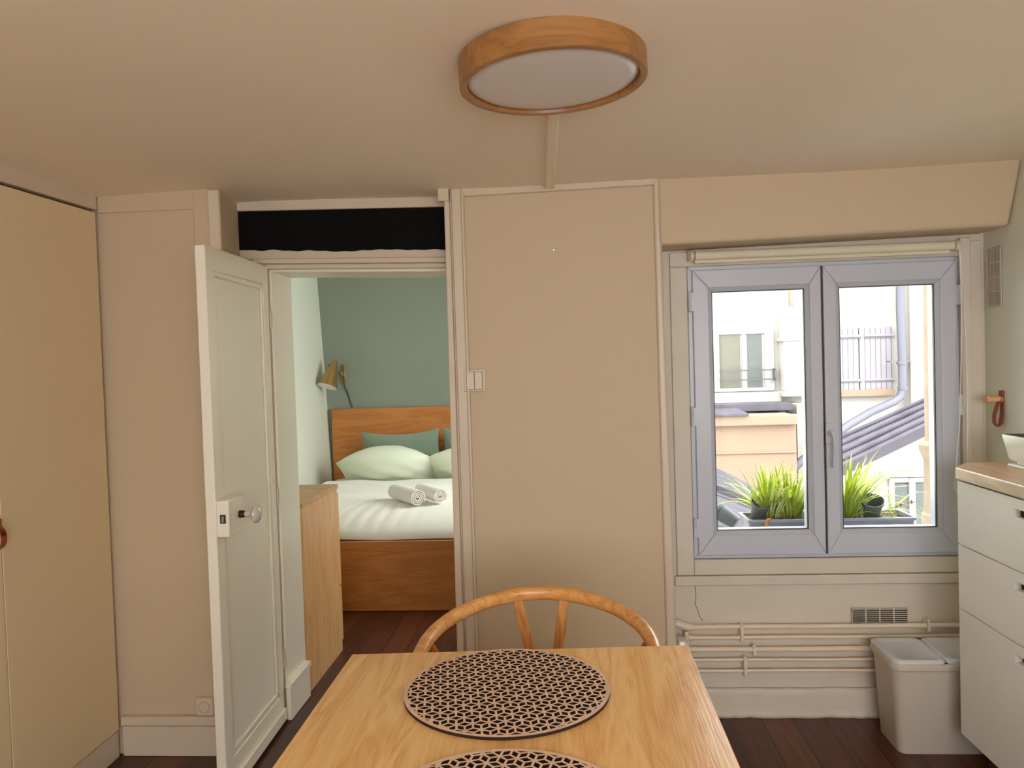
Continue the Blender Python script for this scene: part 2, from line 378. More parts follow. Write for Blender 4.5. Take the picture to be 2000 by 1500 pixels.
# white soffit and lining of the doorway
t = MB()
t.hexa([(-1.155, 2.975, 1.787), (-.44, 2.975, 1.762), (-.44, 3.19, 1.762), (-1.155, 3.19, 1.787)],
       [(-1.155, 2.975, 1.81), (-.44, 2.975, 1.80), (-.44, 3.19, 1.80), (-1.155, 3.19, 1.81)])
t.box(-1.156, -1.146, 2.972, 3.19, 0, 1.79)
struct('trim_6', t, M['door'], 'white painted lining of the bedroom doorway', 'door lining', bevel=.002)
t = MB().box(-1.15, -1.128, 2.955, 3.185, 0, .13).box(-1.15, -1.122, 2.95, 3.19, .13, .152)
struct('baseboard_doorway', t, M['door'], 'short white skirting block inside the doorway', 'skirting', bevel=.004)
# central panel between the doorway and the window recess
cp = MB().box(-.40, .362, 2.82, 3.18, 0, 2.07)
struct('wall_middle', cp, M['paint'], 'plain cream wall panel between doorway and window', 'wall', bevel=.004)
t = MB().prism([(.340, 2.808, 0), (.382, 2.808, 0), (.354, 2.808, 2.06), (.334, 2.808, 2.06)], (0, .19, 0))
struct('trim_7', t, M['gloss_paint'], 'rounded edge strip on the right side of the middle wall', 'moulding', bevel=.008, bseg=4)
t = MB().prism([(-.433, 2.80, 0), (-.405, 2.80, 0), (-.405, 2.80, 2.055), (-.424, 2.80, 2.055)], (0, .17, 0))
t.box(-.405, -.398, 2.812, 2.84, 0, 2.05)
t.box(-.398, -.362, 2.806, 2.83, 0, 2.05).box(-.362, -.352, 2.798, 2.83, 0, 2.03)
t.box(-.445, -.405, 2.79, 2.82, 1.995, 2.05)
struct('trim_8', t, M['gloss_paint'], 'grooved cream casing on the right of the doorway', 'moulding', bevel=.004, bseg=3)
t = MB().prism([(-.362, 2.806, 2.012), (.342, 2.806, 2.022), (.342, 2.806, 2.052), (-.362, 2.806, 2.045)], (0, .02, 0))
struct('trim_9', t, M['gloss_paint'], 'thin header moulding across the top of the middle wall', 'moulding', bevel=.004)
# plaster rib on the ceiling running from the lamp to the wall
t = MB().hexa([(.016-.03, 1.6, 2.022), (.016, 1.6, 2.022), (-.021, 2.81, 2.022), (-.055, 2.81, 2.022)], [(.016-.03, 1.6, 2.06), (.016, 1.6, 2.06), (-.021, 2.81, 2.06), (-.055, 2.81, 2.06)])
struct('trim_10', t, M['ceiling'], 'narrow batten on the ceiling running from lamp to wall', 'moulding', bevel=.006, bseg=3)
# window wall with its opening
ww = MB(); wx0, wx1, wz0, wz1 = .470, 1.480, .612, 1.750
ww.box(.36, wx0, 3.0, 3.16, 0, 2.1).box(wx1, 1.72, 3.0, 3.16, 0, 2.1).box(wx0, wx1, 3.0, 3.16, 0, wz0).box(wx0, wx1, 3.0, 3.16, wz1, 2.1)
struct('wall_window', ww, M['old_paint'], 'cream wall holding the kitchen window', 'wall', smooth=0)
# sloping boxed beam over the window
bm_ = MB()
bm_.prism([(.345, 2.82, 1.806), (1.566, 2.82, 1.826), (1.618, 2.82, 2.08), (.345, 2.82, 2.08)], (0, .2, 0))
struct('trim_11', bm_, M['paint'], 'boxed plaster beam projecting over the window', 'beam', bevel=.012, bseg=4)
# wooden casing round the window
cs = MB()
cs.box(.410, .474, 2.985, 3.005, .556, 1.7445)
cs.box(1.476, 1.512, 2.972, 3.005, .56, 1.812)
cs.box(1.515, 1.556, 2.985, 3.005, .56, 1.80)
cs.box(.410, 1.4755, 2.985, 3.005, 1.745, 1.80)
cs.box(.4745, 1.4755, 2.985, 3.005, .556, .617)
struct('trim_12', cs, M['old_paint'], 'painted wooden casing around the window', 'moulding', bevel=.003)
cs = MB().box(.40, 1.56, 2.982, 3.005, .515, .553)
struct('trim_13', cs, M['old_paint'], 'plain cream ledge board below the window', 'moulding', bevel=.004)
# uneven plinth at the foot of the window wall
def plinth(u, v):
    x = .37+u*1.2; z = v*.112
    d = .012 + .003*math.sin(x*17)+.002*math.sin(x*41+2)
    if v > .9: d -= .006
    if v < .15: d += .006*abs(math.sin(x*29+math.sin(x*11)*3))
    return Vector((x, 3.0-d, z))
pb = MB().grid(plinth, 120, 10)
struct('baseboard_window', pb, M['old_paint'], 'crumbling cream plinth at the foot of the window wall', 'skirting', solid=.012, fixn=False)
# right wall (leans back above the beam), counter side
rw = MB()
rw.box(1.572, 1.72, -2.0, 3.02, 0, 1.83)
rw.prism([(1.572, -2.0, 1.83), (1.622, -2.0, 2.10), (1.72, -2.0, 2.10), (1.72, -2.0, 1.83)], (0, 5.02, 0))
struct('wall_right', rw, M['bedwall'], 'pale wall to the right of the window behind the counter', 'wall', smooth=0)
# wall behind the wardrobe and rear wall with an assumed window opening for light
struct('wall_outer_left', MB().box(-2.3, -2.2, -2.0, 3.0, 0, 2.1), M['paint'], 'outer wall behind the wardrobe', 'wall', smooth=0)
bw = MB().box(-2.2, -.8, -2.0, -1.88, 0, 2.1).box(1.5, 1.72, -2.0, -1.88, 0, 2.1).box(-.8, 1.5, -2.0, -1.88, 0, .7).box(-.8, 1.5, -2.0, -1.88, 1.95, 2.1)
struct('wall_back', bw, M['paint'], 'rear kitchen wall behind the viewer with a wide assumed window opening', 'wall', smooth=0)
# bedroom shell
struct('wall_bedroom_left', MB().hexa([(-2.02, 3.18, 0), (-1.985, 6.46, 0), (-2.3, 6.46, 0), (-2.3, 3.18, 0)], [(-2.09, 3.18, 2.4), (-2.09, 6.46, 2.4), (-2.3, 6.46, 2.4), (-2.3, 3.18, 2.4)]),
       M['bedwall'], 'pale slanting side wall of the bedroom', 'wall', smooth=0)
struct('wall_bedroom_back', MB().box(-2.3, .42, 6.42, 6.56, 0, 2.4), M['green'], 'sage green bedroom wall behind the bed', 'wall', smooth=0)
br = MB().box(.30, .42, 3.18, 4.45, -.1, 2.4).box(.30, .42, 5.45, 6.42, -.1, 2.4).box(.30, .42, 4.45, 5.45, -.1, .95).box(.30, .42, 4.45, 5.45, 1.95, 2.4)
struct('wall_bedroom_right', br, M['bedwall'], 'bedroom side wall with its courtyard window', 'wall', smooth=0)
# bedroom side of the door wall
struct('wall_bedroom_front', MB().box(-2.25, -1.262, 3.10, 3.19, 0, 2.4).box(-.40, .42, 3.12, 3.19, 0, 2.4).box(-1.262, -.40, 3.12, 3.19, 2.0, 2.4), M['bedwall'], 'bedroom face of the wall around the doorway', 'wall', smooth=0)
# skirting on the left wall
t = MB().box(-1.66, -1.215, 2.672, 2.69, 0, .112).box(-1.66, -1.215, 2.664, 2.69, .116, .150)
struct('baseboard_left', t, M['gloss_paint'], 'cream two-step skirting on the wall left of the doorway', 'skirting', bevel=.004)

# hairline crack and small plaster marks are in the relief of the paint; the nail in the middle wall:
nb = MB().lathe((-.030, 2.812, 1.806), [(.0, -.006), (.004, -.005), (.004, -.002), (.0018, -.001), (.0018, .01)], 12, 'Y')
tag(obj('nail', nb, M['steel']), 'small metal nail high on the cream middle wall', 'nail')

ck = MB().tube([(.477, 2.9985, .512), (.480, 2.9985, .47), (.476, 2.9985, .44), (.486, 2.9985, .415), (.492, 2.9985, .39), (.505, 2.9985, .375)], .0011, 6)
obj('crack', ck, M['groove'], bpy.data.objects['wall_window'])

# ================================================================== WARDROBE (left)
w = thing('wardrobe', 'tall built-in beige wardrobe along the left wall', 'wardrobe', (-1.93, 1.2, 0))
obj('carcass', MB().box(-2.19, -1.70, -.6, 2.67, .10, 1.98), M['wardrobe'], w, smooth=0)
obj('fascia', MB().hexa([(-1.69, -.6, 1.955), (-1.665, -.6, 1.955), (-1.665, 2.675, 1.995), (-1.69, 2.675, 1.995)], [(-1.69, -.6, 2.046), (-1.665, -.6, 2.046), (-1.665, 2.675, 2.046), (-1.69, 2.675, 2.046)]), M['gloss_paint'], w, bevel=.002)
obj('plinth', MB().box(-1.70, -1.672, -.6, 2.67, 0, .098), M['gloss_paint'], w, bevel=.002)
def wdoor(ya, yb):
    za = 1.945+.040*(ya+.6)/3.275; zb = 1.945+.040*(yb+.6)/3.275
    return obj('door', MB().hexa([(-1.69, ya, .104), (-1.666, ya, .104), (-1.666, yb, .104), (-1.69, yb, .104)], [(-1.69, ya, za), (-1.666, ya, za), (-1.666, yb, zb), (-1.69, yb, zb)]), M['wardrobe'], w, bevel=.0015)
d1 = wdoor(2.135, 2.665); d2 = wdoor(1.45, 2.131); wdoor(.77, 1.446); wdoor(.09, .766); wdoor(-.59, .086)
pts = [(-1.660+.022*math.sin(a), 2.105, .970-.034*(1-math.cos(a))) for a in [PI*k/10 for k in range(11)]]
hb = MB()
for k in range(len(pts)-1):
    a, b = Vector(pts[k]), Vector(pts[k+1]); hb.hexa([a+Vector((0, -.011, 0)), a+Vector((0, .011, 0)), b+Vector((0, .011, 0)), b+Vector((0, -.011, 0))], [a+Vector((.003, -.011, .002)), a+Vector((.003, .011, .002)), b+Vector((.003, .011, .002)), b+Vector((.003, -.011, .002))])
hb.box(-1.666, -1.650, 2.094, 2.116, .966, .992)
tag(obj('handle', hb, M['leather'], d2), 'brown leather loop handle')

# ================================================================== BEDROOM DOOR (open towards the camera)
hx, hy = -1.152, 2.95; fx, fy = -1.134, 2.385
dd = Vector((fx-hx, fy-hy, 0)); DL = dd.length; dd.normalize(); dn = Vector((-dd.y, dd.x, 0))   # dn points to +X (towards the kitchen)
DM = Matrix(((dd.x, dn.x, 0, hx), (dd.y, dn.y, 0, hy), (0, 0, 1, 0), (0, 0, 0, 1)))
door = thing('door_1', 'open white panelled bedroom door with porcelain knob', 'door', (hx, hy, 0), kind='structure')
def dbox(mb, u0, u1, w0, w1, z0, z1): return mb.box(u0, u1, w0, w1, z0, z1, mat=DM)
lf = MB(); T = -.034; Z0, Z1 = .012, 1.806
dbox(lf, .002, .055, T, 0, Z0, Z1); dbox(lf, DL-.062, DL, T, 0, Z0, Z1)
dbox(lf, .055, DL-.062, T, 0, Z1-.075, Z1); dbox(lf, .055, DL-.062, T, 0, Z0, .12)
dbox(lf, .055, DL-.062, T+.008, -.010, .12, Z1-.075)
obj('door_leaf', lf, M['door'], door, bevel=.003)
mo = MB()
ua, ub, za, zb = .055, DL-.062, .12, Z1-.075
for (a, b, c, d) in ((ua, ub, zb-.018, zb), (ua, ub, za, za+.018), (ua, ua+.018, za+.018, zb-.018), (ub-.018, ub, za+.018, zb-.018)):
    dbox(mo, a, b, -.010, -.002, c, d)
obj('panel_moulding', mo, M['door'], door, bevel=.0035, bseg=3)
obj('bottom_rail', dbox(MB(), .004, DL-.002, 0, .010, Z0+.002, .06), M['door'], door, bevel=.003)
lk = dbox(MB(), DL-.125, DL+.001, 0.0, .042, .866, .985)
lock = obj('lock_case', lk, M['door'], door, bevel=.004)
lt = dbox(MB(), DL-.001, DL+.0035, .014, .032, .912, .940)
obj('latch_hole', lt, M['pvc_dark'], lock); obj('latch', dbox(MB(), DL, DL+.006, .020, .026, .914, .936), M['steel'], lock, bevel=.001)
kc = DM @ Vector((DL-.085, 0, .925))
km = Matrix.Rotation(math.atan2(dn.y, dn.x), 3, 'Z').to_4x4()
obj('knob_collar', MB().lathe(kc+dn*.042, [(.012, -.001), (.0125, .004), (.0115, .018), (.010, .020)], 20, 'X', mat=km), M['rust'], door)
obj('knob', MB().lathe(kc+dn*.042, [(.009, .018), (.0095, .034), (.013, .041), (.024, .048), (.0315, .055), (.030, .061), (.022, .068), (.010, .073), (0, .074)], 28, 'X', mat=km), M['porcelain'], door)
for z in (.25, .9, 1.6):
    obj('hinge', MB().lathe(DM @ Vector((-.002, .003, z)), [(.005, -.035), (.005, .035)], 12), M['gloss_paint'], door)
# wall outlet behind the door
so = thing('wall_socket', 'cream wall socket low on the wall behind the open door', 'socket', (-1.345, 2.68, .15))
obj('plate', MB().box(-1.376, -1.312, 2.668, 2.69, .152, .216), M['switch'], so, bevel=.004)
obj('outlet', MB().lathe((-1.344, 2.667, .184), [(0, .006), (.017, .006), (.020, 0), (.021, .002)], 24, 'Y'), M['groove'], so)

# light switch
sw = thing('light_switch', 'ivory double rocker switch on the wall beside the doorway', 'light switch', (-.33, 2.82, 1.296))
obj('plate', MB().box(-.374, -.293, 2.803, 2.82, 1.297, 1.379), M['switch'], sw, bevel=.004)
obj('rim', MB().box(-.364, -.303, 2.8005, 2.803, 1.305, 1.371), M['groove'], sw)
for a in (-.363, -.333):
    obj('rocker', MB().box(a, a+.0285, 2.797, 2.803, 1.306, 1.370), M['switch'], sw, bevel=.002)

# ================================================================== WINDOW
win = thing('window_1', 'grey-white plastic double casement window over the pipes', 'window', (.975, 3.0, .62), kind='structure')
def mitre(mb, x0, x1, z0, z1, w, y0, y1, yb=None, wt=None, wbm=None):
    """four mitred rails; y0 front, y1 back"""
    wt = wt or w; wbm = wbm or w
    o = [(x0, z0), (x1, z0), (x1, z1), (x0, z1)]; i = [(x0+w, z0+wbm), (x1-w, z0+wbm), (x1-w, z1-wt), (x0+w, z1-wt)]
    yi = yb if yb is not None else y0
    for k in range(4):
        l = (k+1) % 4
        mb.hexa([(o[k][0], y0, o[k][1]), (o[l][0], y0, o[l][1]), (i[l][0], yi, i[l][1]), (i[k][0], yi, i[k][1])],
                [(o[k][0], y1, o[k][1]), (o[l][0], y1, o[l][1]), (i[l][0], y1, i[l][1]), (i[k][0], y1, i[k][1])])
    return mb
obj('frame', mitre(MB(), .476, 1.475, .619, 1.745, .03, 2.992, 3.07), M['pvc'], win, bevel=.003, weld=False)
def sash(x0, x1, gx0, gx1, name='sash'):
    z0, z1, gz0, gz1 = .634, 1.729, .727, 1.646
    y = 2.975
    mb = MB(); a = gx0-x0-.014; b = x1-gx1-.014
    o = [(x0, z0), (x1, z0), (x1, z1), (x0, z1)]; i = [(gx0-.014, gz0-.014), (gx1+.014, gz0-.014), (gx1+.014, gz1+.014), (gx0-.014, gz1+.014)]
    for k in range(4):
        l = (k+1) % 4
        mb.hexa([(o[k][0], y, o[k][1]), (o[l][0], y, o[l][1]), (i[l][0], y, i[l][1]), (i[k][0], y, i[k][1])],
                [(o[k][0], 3.055, o[k][1]), (o[l][0], 3.055, o[l][1]), (i[l][0], 3.055, i[l][1]), (i[k][0], 3.055, i[k][1])])
    s = obj(name, mb, M['pvc'], win, bevel=.004, bseg=3, weld=False)
    bd = MB(); o = i; j = [(gx0, gz0), (gx1, gz0), (gx1, gz1), (gx0, gz1)]
    for k in range(4):
        l = (k+1) % 4
        bd.hexa([(o[k][0], y+.004, o[k][1]), (o[l][0], y+.004, o[l][1]), (j[l][0], y+.018, j[l][1]), (j[k][0], y+.018, j[k][1])],
                [(o[k][0], 3.05, o[k][1]), (o[l][0], 3.05, o[l][1]), (j[l][0], 3.05, j[l][1]), (j[k][0], 3.05, j[k][1])])
    obj('glazing_bead', bd, M['pvc'], s, bevel=.0015, weld=False)
    obj('glazing_gasket', mitre(MB(), gx0-.001, gx1+.001, gz0-.001, gz1+.001, .004, y+.019, y+.03), M['pvc_dark'], s, weld=False)
    obj('pane', MB().box(gx0-.002, gx1+.002, 3.006, 3.012, gz0-.002, gz1+.002), M['glass'], s, smooth=0)
    return s
sl = sash(.492, .9695, .566, .912); sr = sash(.9775, 1.461, 1.040, 1.388)
obj('meeting_gasket', MB().box(.9690, .978, 2.985, 3.03, .634, 1.729), M['pvc_dark'], win, smooth=0)
hd = MB().box(.974, 1.000, 2.966, 2.9752, 1.055, 1.135)
hd.lathe((.987, 2.966, 1.098), [(.010, .0), (.0095, -.02)], 18, 'Y')
hd.tube([(.987, 2.945, 1.103), (.990, 2.940, 1.10), (.996, 2.936, 1.085), (.996, 2.935, 1.05), (.993, 2.935, .985), (.992, 2.935, .968)], [.0085, .010, .009, .0075, .0085, .007], 12, flat=.8)
tag(obj('handle', hd, M['pvc'], sr, bevel=.002), 'white lever handle')
for z in (1.61, 1.17, .74):
    hg = MB().lathe((.481, 2.978, z), [(.0065, -.038), (.0065, -.002), (.0055, 0), (.0065, .002), (.0065, .038)], 12); hg.box(.478, .496, 2.975, 2.984, z-.036, z+.036)
    obj('hinge', hg, M['pvc'], win, bevel=.001)
for z in (1.60, 1.19):
    hg = MB().lathe((1.472, 2.976, z), [(.0065, -.038), (.0065, -.002), (.0055, 0), (.0065, .002), (.0065, .038)], 12); hg.box(1.458, 1.474, 2.975, 2.984, z-.036, z+.036)
    obj('hinge', hg, M['pvc'], win, bevel=.001)
# outer sill
struct('trim_14', MB().box(.45, 1.50, 3.07, 3.50, .59, .612), M['sill_white'], 'pale painted ledge outside the kitchen window', 'sill', bevel=.003)

# roller blind above window
rb = thing('roller_blind', 'rolled-up cream roller blind above the window', 'blind', (.97, 2.95, 1.76))
obj('roll', MB().lathe((.50, 2.948, 1.780), [(.015, 0), (.0165, .0), (.0165, .935), (.0165, .937)], 24, 'X'), M['blind'], rb)
obj('bottom_bar', MB().box(.50, 1.43, 2.957, 2.965, 1.752, 1.766), M['blind'], rb, bevel=.002)
obj('bracket', MB().lathe((.480, 2.948, 1.780), [(.019, 0), (.020, .004), (.020, .014), (.010, .02)], 20, 'X').box(.476, .496, 2.95, 2.99, 1.765, 1.80), M['switch'], rb, bevel=.001)
obj('bracket', MB().lathe((1.437, 2.948, 1.780), [(.010, 0), (.020, .006), (.020, .020)], 20, 'X').box(1.438, 1.462, 2.95, 2.99, 1.765, 1.80), M['switch'], rb, bevel=.001)
ch = []
for k in range(41):
    u = k/40; ch.append((1.452-.008*u+.006*math.sin(u*5)-.022*max(0, u-.75)*3, 2.932, 1.775-.89*u))
ch += [(1.436, 2.932, .855), (1.452, 2.935, .84), (1.470, 2.938, .90)]
for k in range(1, 31):
    u = k/30; ch.append((1.470+.012*math.sin(u*PI)-.012*u, 2.940, .90+.865*u))
obj('chain', MB().tube(ch, .0022, 6), M['string'], rb)
bd = MB()
for k in range(14): bd.lathe((1.4655, 2.936, 1.635-.011*k), [(0, -.003), (.0032, 0), (0, .003)], 8)
obj('chain_beads', bd, M['string'], rb)

# ventilation grilles (painted, slotted)
def grille(name, label, origin, du, dv, nrm, wid, hei, nu, nv, slots_along_u):
    """plate with real openings: frame bars plus slats, a dark plate behind paints shade into the slots"""
    g = thing(name, label, 'vent', origin)
    U, V, N = Vector(du), Vector(dv), Vector(nrm); O = Vector(origin)
    def bx(mb, u0, u1, v0, v1, n0, n1):
        P = [O+U*a+V*b+N*c for c in (n0, n1) for b in (v0, v1) for a in (u0, u1)]
        mb.add(P, [(0, 2, 3, 1), (4, 5, 7, 6), (0, 1, 5, 4), (2, 6, 7, 3), (0, 4, 6, 2), (1, 3, 7, 5)])
    back = MB(); bx(back, .001, wid-.001, .001, hei-.001, .0006, .0015); obj('shade_backing', back, M['shade_backing'], g, smooth=0)  # near-black plate standing in for the shade behind the slats
    fr = MB(); bw_ = .004
    for k in range(nu+1): u = k*(wid-bw_)/nu; bx(fr, u, u+bw_, 0, hei, .0016, .005)
    for k in (0, 1): v = k*(hei-bw_); bx(fr, 0, wid, v, v+bw_, .0016, .005)
    obj('frame', fr, M['old_paint'], g, bevel=.0008)
    sl_ = MB()
    if slots_along_u:
        for k in range(1, nv): v = k*hei/nv; bx(sl_, 0, wid, v-.0011, v+.0011, .0016, .0045)
    else:
        for k in range(1, nv): v = k*hei/nv; bx(sl_, 0, wid, v-.0011, v+.0011, .0016, .0045)
    obj('slats', sl_, M['old_paint'], g)
    return g
grille('floor_vent', 'painted slotted vent low on the window wall above the pipes', (1.065, 3.0, .358), (1, 0, 0), (0, 0, 1), (0, -1, 0), .212, .062, 4, 8, True)
# side-wall one: vertical slots in four tiers -> bars run along v, tiers along u
grille('wall_vent', 'painted grille with vertical slots high beside the window', (1.572, 2.975, 1.548), (0, 0, 1), (0, -1, 0), (-1, 0, 0), .215, .095, 4, 10, True)

# ================================================================== PIPES
pz = [(.359, .0095, .455), (.318, .008, .440), (.272, .0105, .40), (.231, .0065, .40), (.189, .0065, .40)]
plab = ['topmost cream heating pipe along the window wall', 'second cream pipe from the top along the window wall', 'thickest middle cream pipe along the window wall',
        'thin cream pipe below the thickest one', 'lowest thin cream pipe along the window wall']
for (z, r, xa), lb in zip(pz, plab):
    pts = [(xa+(1.57-xa)*k/24, 2.972, z+.0007*math.sin(k*.5+z*50)) for k in range(25)]
    tag(obj('heating_pipe', MB().tube(pts, r, 14), M['pipe']), lb, 'pipe', 'heating pipes under the window')
el = MB().tube([(.385, 2.975, .378), (.41, 2.972, .372), (.435, 2.970, .362), (.458, 2.970, .359)], [.016, .0165, .0155, .014], 14)
el.tube([(.436, 2.968, .345), (.436, 2.968, .31), (.44, 2.970, .295)], [.008, .010, .009], 12).lathe((.452, 2.972, .318), [(.0105, -.012), (.0125, -.004), (.0105, .006)], 14, 'X')
tag(obj('pipe_elbow', el, M['pipe']), 'thick painted elbow joint at the left end of the pipes', 'pipe fitting')
for x, z0, z1, lb in ((.645, .305, .375, 'painted pipe clip holding the two upper pipes'), (.690, .252, .292, 'painted clip on the thickest middle pipe'), (.655, .172, .246, 'painted pipe clip holding the two lowest pipes'), (1.335, .340, .384, 'painted clip on the topmost pipe above the bin')):
    c = MB().box(x-.006, x+.006, 2.958, 2.999, z0+.006, z1-.006).lathe((x, 2.962, z1-.004), [(0, -.007), (.006, -.004), (.007, 0), (.005, .005), (0, .007)], 12).lathe((x, 2.962, z0+.002), [(0, -.007), (.006, -.004), (.007, 0), (.005, .005), (0, .007)], 12)
    for (z, r, _) in pz:
        if z0 < z < z1: c.lathe((x, 2.972, z), [(r+.003, -.008), (r+.003, .008)], 14, 'X')
    tag(obj('pipe_clip', c, M['pipe'], bevel=.0015), lb, 'pipe clip', 'clips on the heating pipes')

# ================================================================== BIN
binx0, binx1, by0, by1 = 1.120, 1.420, 2.712, 2.890
bn = thing('recycling_bin', 'greige plastic bin with two pale lids below the window', 'bin', (1.27, 2.8, 0))
def rrect(x0, x1, y0, y1, r, z, n=5):
    P = []
    for cx, cy, a0 in ((x1-r, y0+r, -90), (x1-r, y1-r, 0), (x0+r, y1-r, 90), (x0+r, y0+r, 180)):
        for k in range(n+1):
            a = math.radians(a0+90*k/n); P.append(Vector((cx+r*math.cos(a), cy+r*math.sin(a), z)))
    return P
def loft(mb, rings, cap0=True, cap1=True, mi=0):
    n = len(rings[0]); V = [p for r in rings for p in r]
    fs = [(i*n+k, i*n+(k+1) % n, (i+1)*n+(k+1) % n, (i+1)*n+k) for i in range(len(rings)-1) for k in range(n)]
    if cap0: fs.append(tuple(range(n))[::-1])
    if cap1: fs.append(tuple(range((len(rings)-1)*n, len(rings)*n)))
    return mb.add(V, fs, mi)
b_ = MB()
rings = []
for z, e in ((.0, 0), (.006, .003), (.295, .020), (.300, .028), (.318, .030), (.322, .028)):
    rings.append(rrect(binx0-e, binx1+e, by0-e*.9, by1+e*.9, .028+e*.3, z))
rings.append(rrect(binx0-.016, binx1+.016, by0-.016, by1+.016, .026, .322)); rings.append(rrect(binx0+.01, binx1-.01, by0+.01, by1-.01, .02, .02))
loft(b_, rings)
obj('body', b_, M['bin'], bn, smooth=40)
for (a, b) in ((binx0-.024, 1.272), (1.275, binx1+.024)):
    l = MB(); rr = []
    for z, e in ((.3225, 0), (.333, 0), (.336, .003), (.336, .016), (.331, .026)): rr.append(rrect(a+e, b-e, by0-.022+e, by1+.022-e, .022, z))
    loft(l, rr); obj('lid', l, M['binlid'], bn, smooth=40)

# small white object behind the table at the corner of the middle wall is left out of reach; build as little radiator cap
wb_ = MB(); loft(wb_, [rrect(.385, .43, 2.86, 2.93, .01, 0), rrect(.385, .43, 2.86, 2.93, .01, .325), rrect(.39, .418, 2.866, 2.924, .01, .342)])
tag(obj('storage_box', wb_, M['binlid'], smooth=40), 'white plastic box standing between middle wall and pipes', 'box')

# ================================================================== KITCHEN DRAWERS, WORKTOP
cb = thing('drawer_cabinet', 'white kitchen base cabinet with slot-handled drawers', 'cabinet', (1.43, 2.0, 0))
obj('carcass', MB().box(1.292, 1.565, .3, 2.59, .125, .972), M['cab'], cb, smooth=0)
obj('plinth', MB().box(1.34, 1.36, .3, 2.57, 0, .124), M['recess_shade'], cb, smooth=0)
def front(y0, y1, z0, z1):
    """drawer front with a routed slot at its top edge zone"""
    f = MB(); ys0, ys1 = (y0+y1)/2-.03, (y0+y1)/2+.03
    sy0, sy1 = y1-.375, y1-.315; sz1 = z1-.030; sz0 = sz1-.024
    f.box(1.270, 1.290, y0, sy0, z0, z1).box(1.270, 1.290, sy1, y1, z0, z1).box(1.270, 1.290, sy0, sy1, z0, sz0).box(1.270, 1.290, sy0, sy1, sz1, z1)
    d = obj('drawer', f, M['cab'], cb, smooth=0)
    obj('slot_shade', MB().box(1.2895, 1.2915, sy0, sy1, sz0, sz1), M['recess_shade'], d, smooth=0)  # dark sheet painting the shade inside the slot
for (y0, y1) in ((2.0, 2.60), (1.396, 1.996)):
    front(y0, y1, .762, .968); front(y0, y1, .550, .758); front(y0, y1, .130, .546)
ct = MB().prism([(1.258, .3, .975), (1.258, 2.585, .975), (1.268, 2.602, .975), (1.335, 2.685, .975), (1.350, 2.695, .975), (1.572, 2.695, .975), (1.572, .3, .975)], (0, 0, .038))
tag(obj('worktop', ct, M['counter'], bevel=.003), 'oak-look kitchen worktop on the white drawer cabinet', 'worktop')
# enamel tray on a low stand on the worktop
ty0, ty1, tx0, tx1 = 2.12, 2.60, 1.405, 1.545
tr = thing('dish_tray', 'white sloped-sided tray with dark inside on the worktop', 'tray', (1.475, 2.36, 1.013))
def tring(x0, x1, y0, y1, z, r=.015): return rrect(x0, x1, y0, y1, r, z)
tb = MB(); loft(tb, [tring(tx0+.02, tx1-.02, ty0+.02, ty1-.02, 1.034), tring(tx0+.014, tx1-.012, ty0+.014, ty1-.014, 1.040), tring(tx0, tx1, ty0, ty1, 1.118), tring(tx0+.004, tx1-.004, ty0+.004, ty1-.004, 1.118)], True, False)
obj('body', tb, M['tray'], tr, smooth=40)
tb = MB(); loft(tb, [tring(tx0+.004, tx1-.004, ty0+.004, ty1-.004, 1.118), tring(tx0+.018, tx1-.016, ty0+.018, ty1-.018, 1.046)], False, True)
tag(obj('inside', tb, M['tray_in'], tr, smooth=40, fixn=False), 'dark grey inside of the tray')
obj('stand', MB().box(tx0+.02, tx1-.01, ty0+.03, ty1-.004, 1.0135, 1.022).box(tx0+.035, tx1-.025, ty0+.05, ty1-.03, 1.022, 1.035), M['tray'], tr, bevel=.002)

# wooden peg with leather loop on the right wall
pg = thing('wall_hook', 'pale wooden peg with a tan leather loop on the right wall', 'hook', (1.572, 2.90, 1.21))
PC = Vector((1.572, 2.885, 1.214))
obj('peg', MB().lathe(PC, [(.011, -.004), (.011, -.050), (.0135, -.052), (.0135, -.056), (.012, -.0585)], 20, 'X'), M['peg'], pg)
lo = MB(); prof = [(-.003, .030), (-.003, -.02), (-.004, -.06), (-.010, -.092), (-.020, -.100), (-.030, -.088), (-.031, -.060), (-.022, -.030), (-.012, -.005), (-.007, .016), (-.006, .030)]
for k in range(len(prof)-1):
    a = Vector((PC.x+prof[k][0], 0, PC.z+prof[k][1])); b = Vector((PC.x+prof[k+1][0], 0, PC.z+prof[k+1][1]))
    nrm = Vector((-(b-a).z, 0, (b-a).x)).normalized()*.0015
    w_ = .0115
    lo.hexa([a+Vector((0, 2.885-w_, 0))-nrm, a+Vector((0, 2.885+w_, 0))-nrm, b+Vector((0, 2.885+w_, 0))-nrm, b+Vector((0, 2.885-w_, 0))-nrm],
            [a+Vector((0, 2.885-w_, 0))+nrm, a+Vector((0, 2.885+w_, 0))+nrm, b+Vector((0, 2.885+w_, 0))+nrm, b+Vector((0, 2.885-w_, 0))+nrm])
obj('leather_loop', lo, M['leather'], pg)

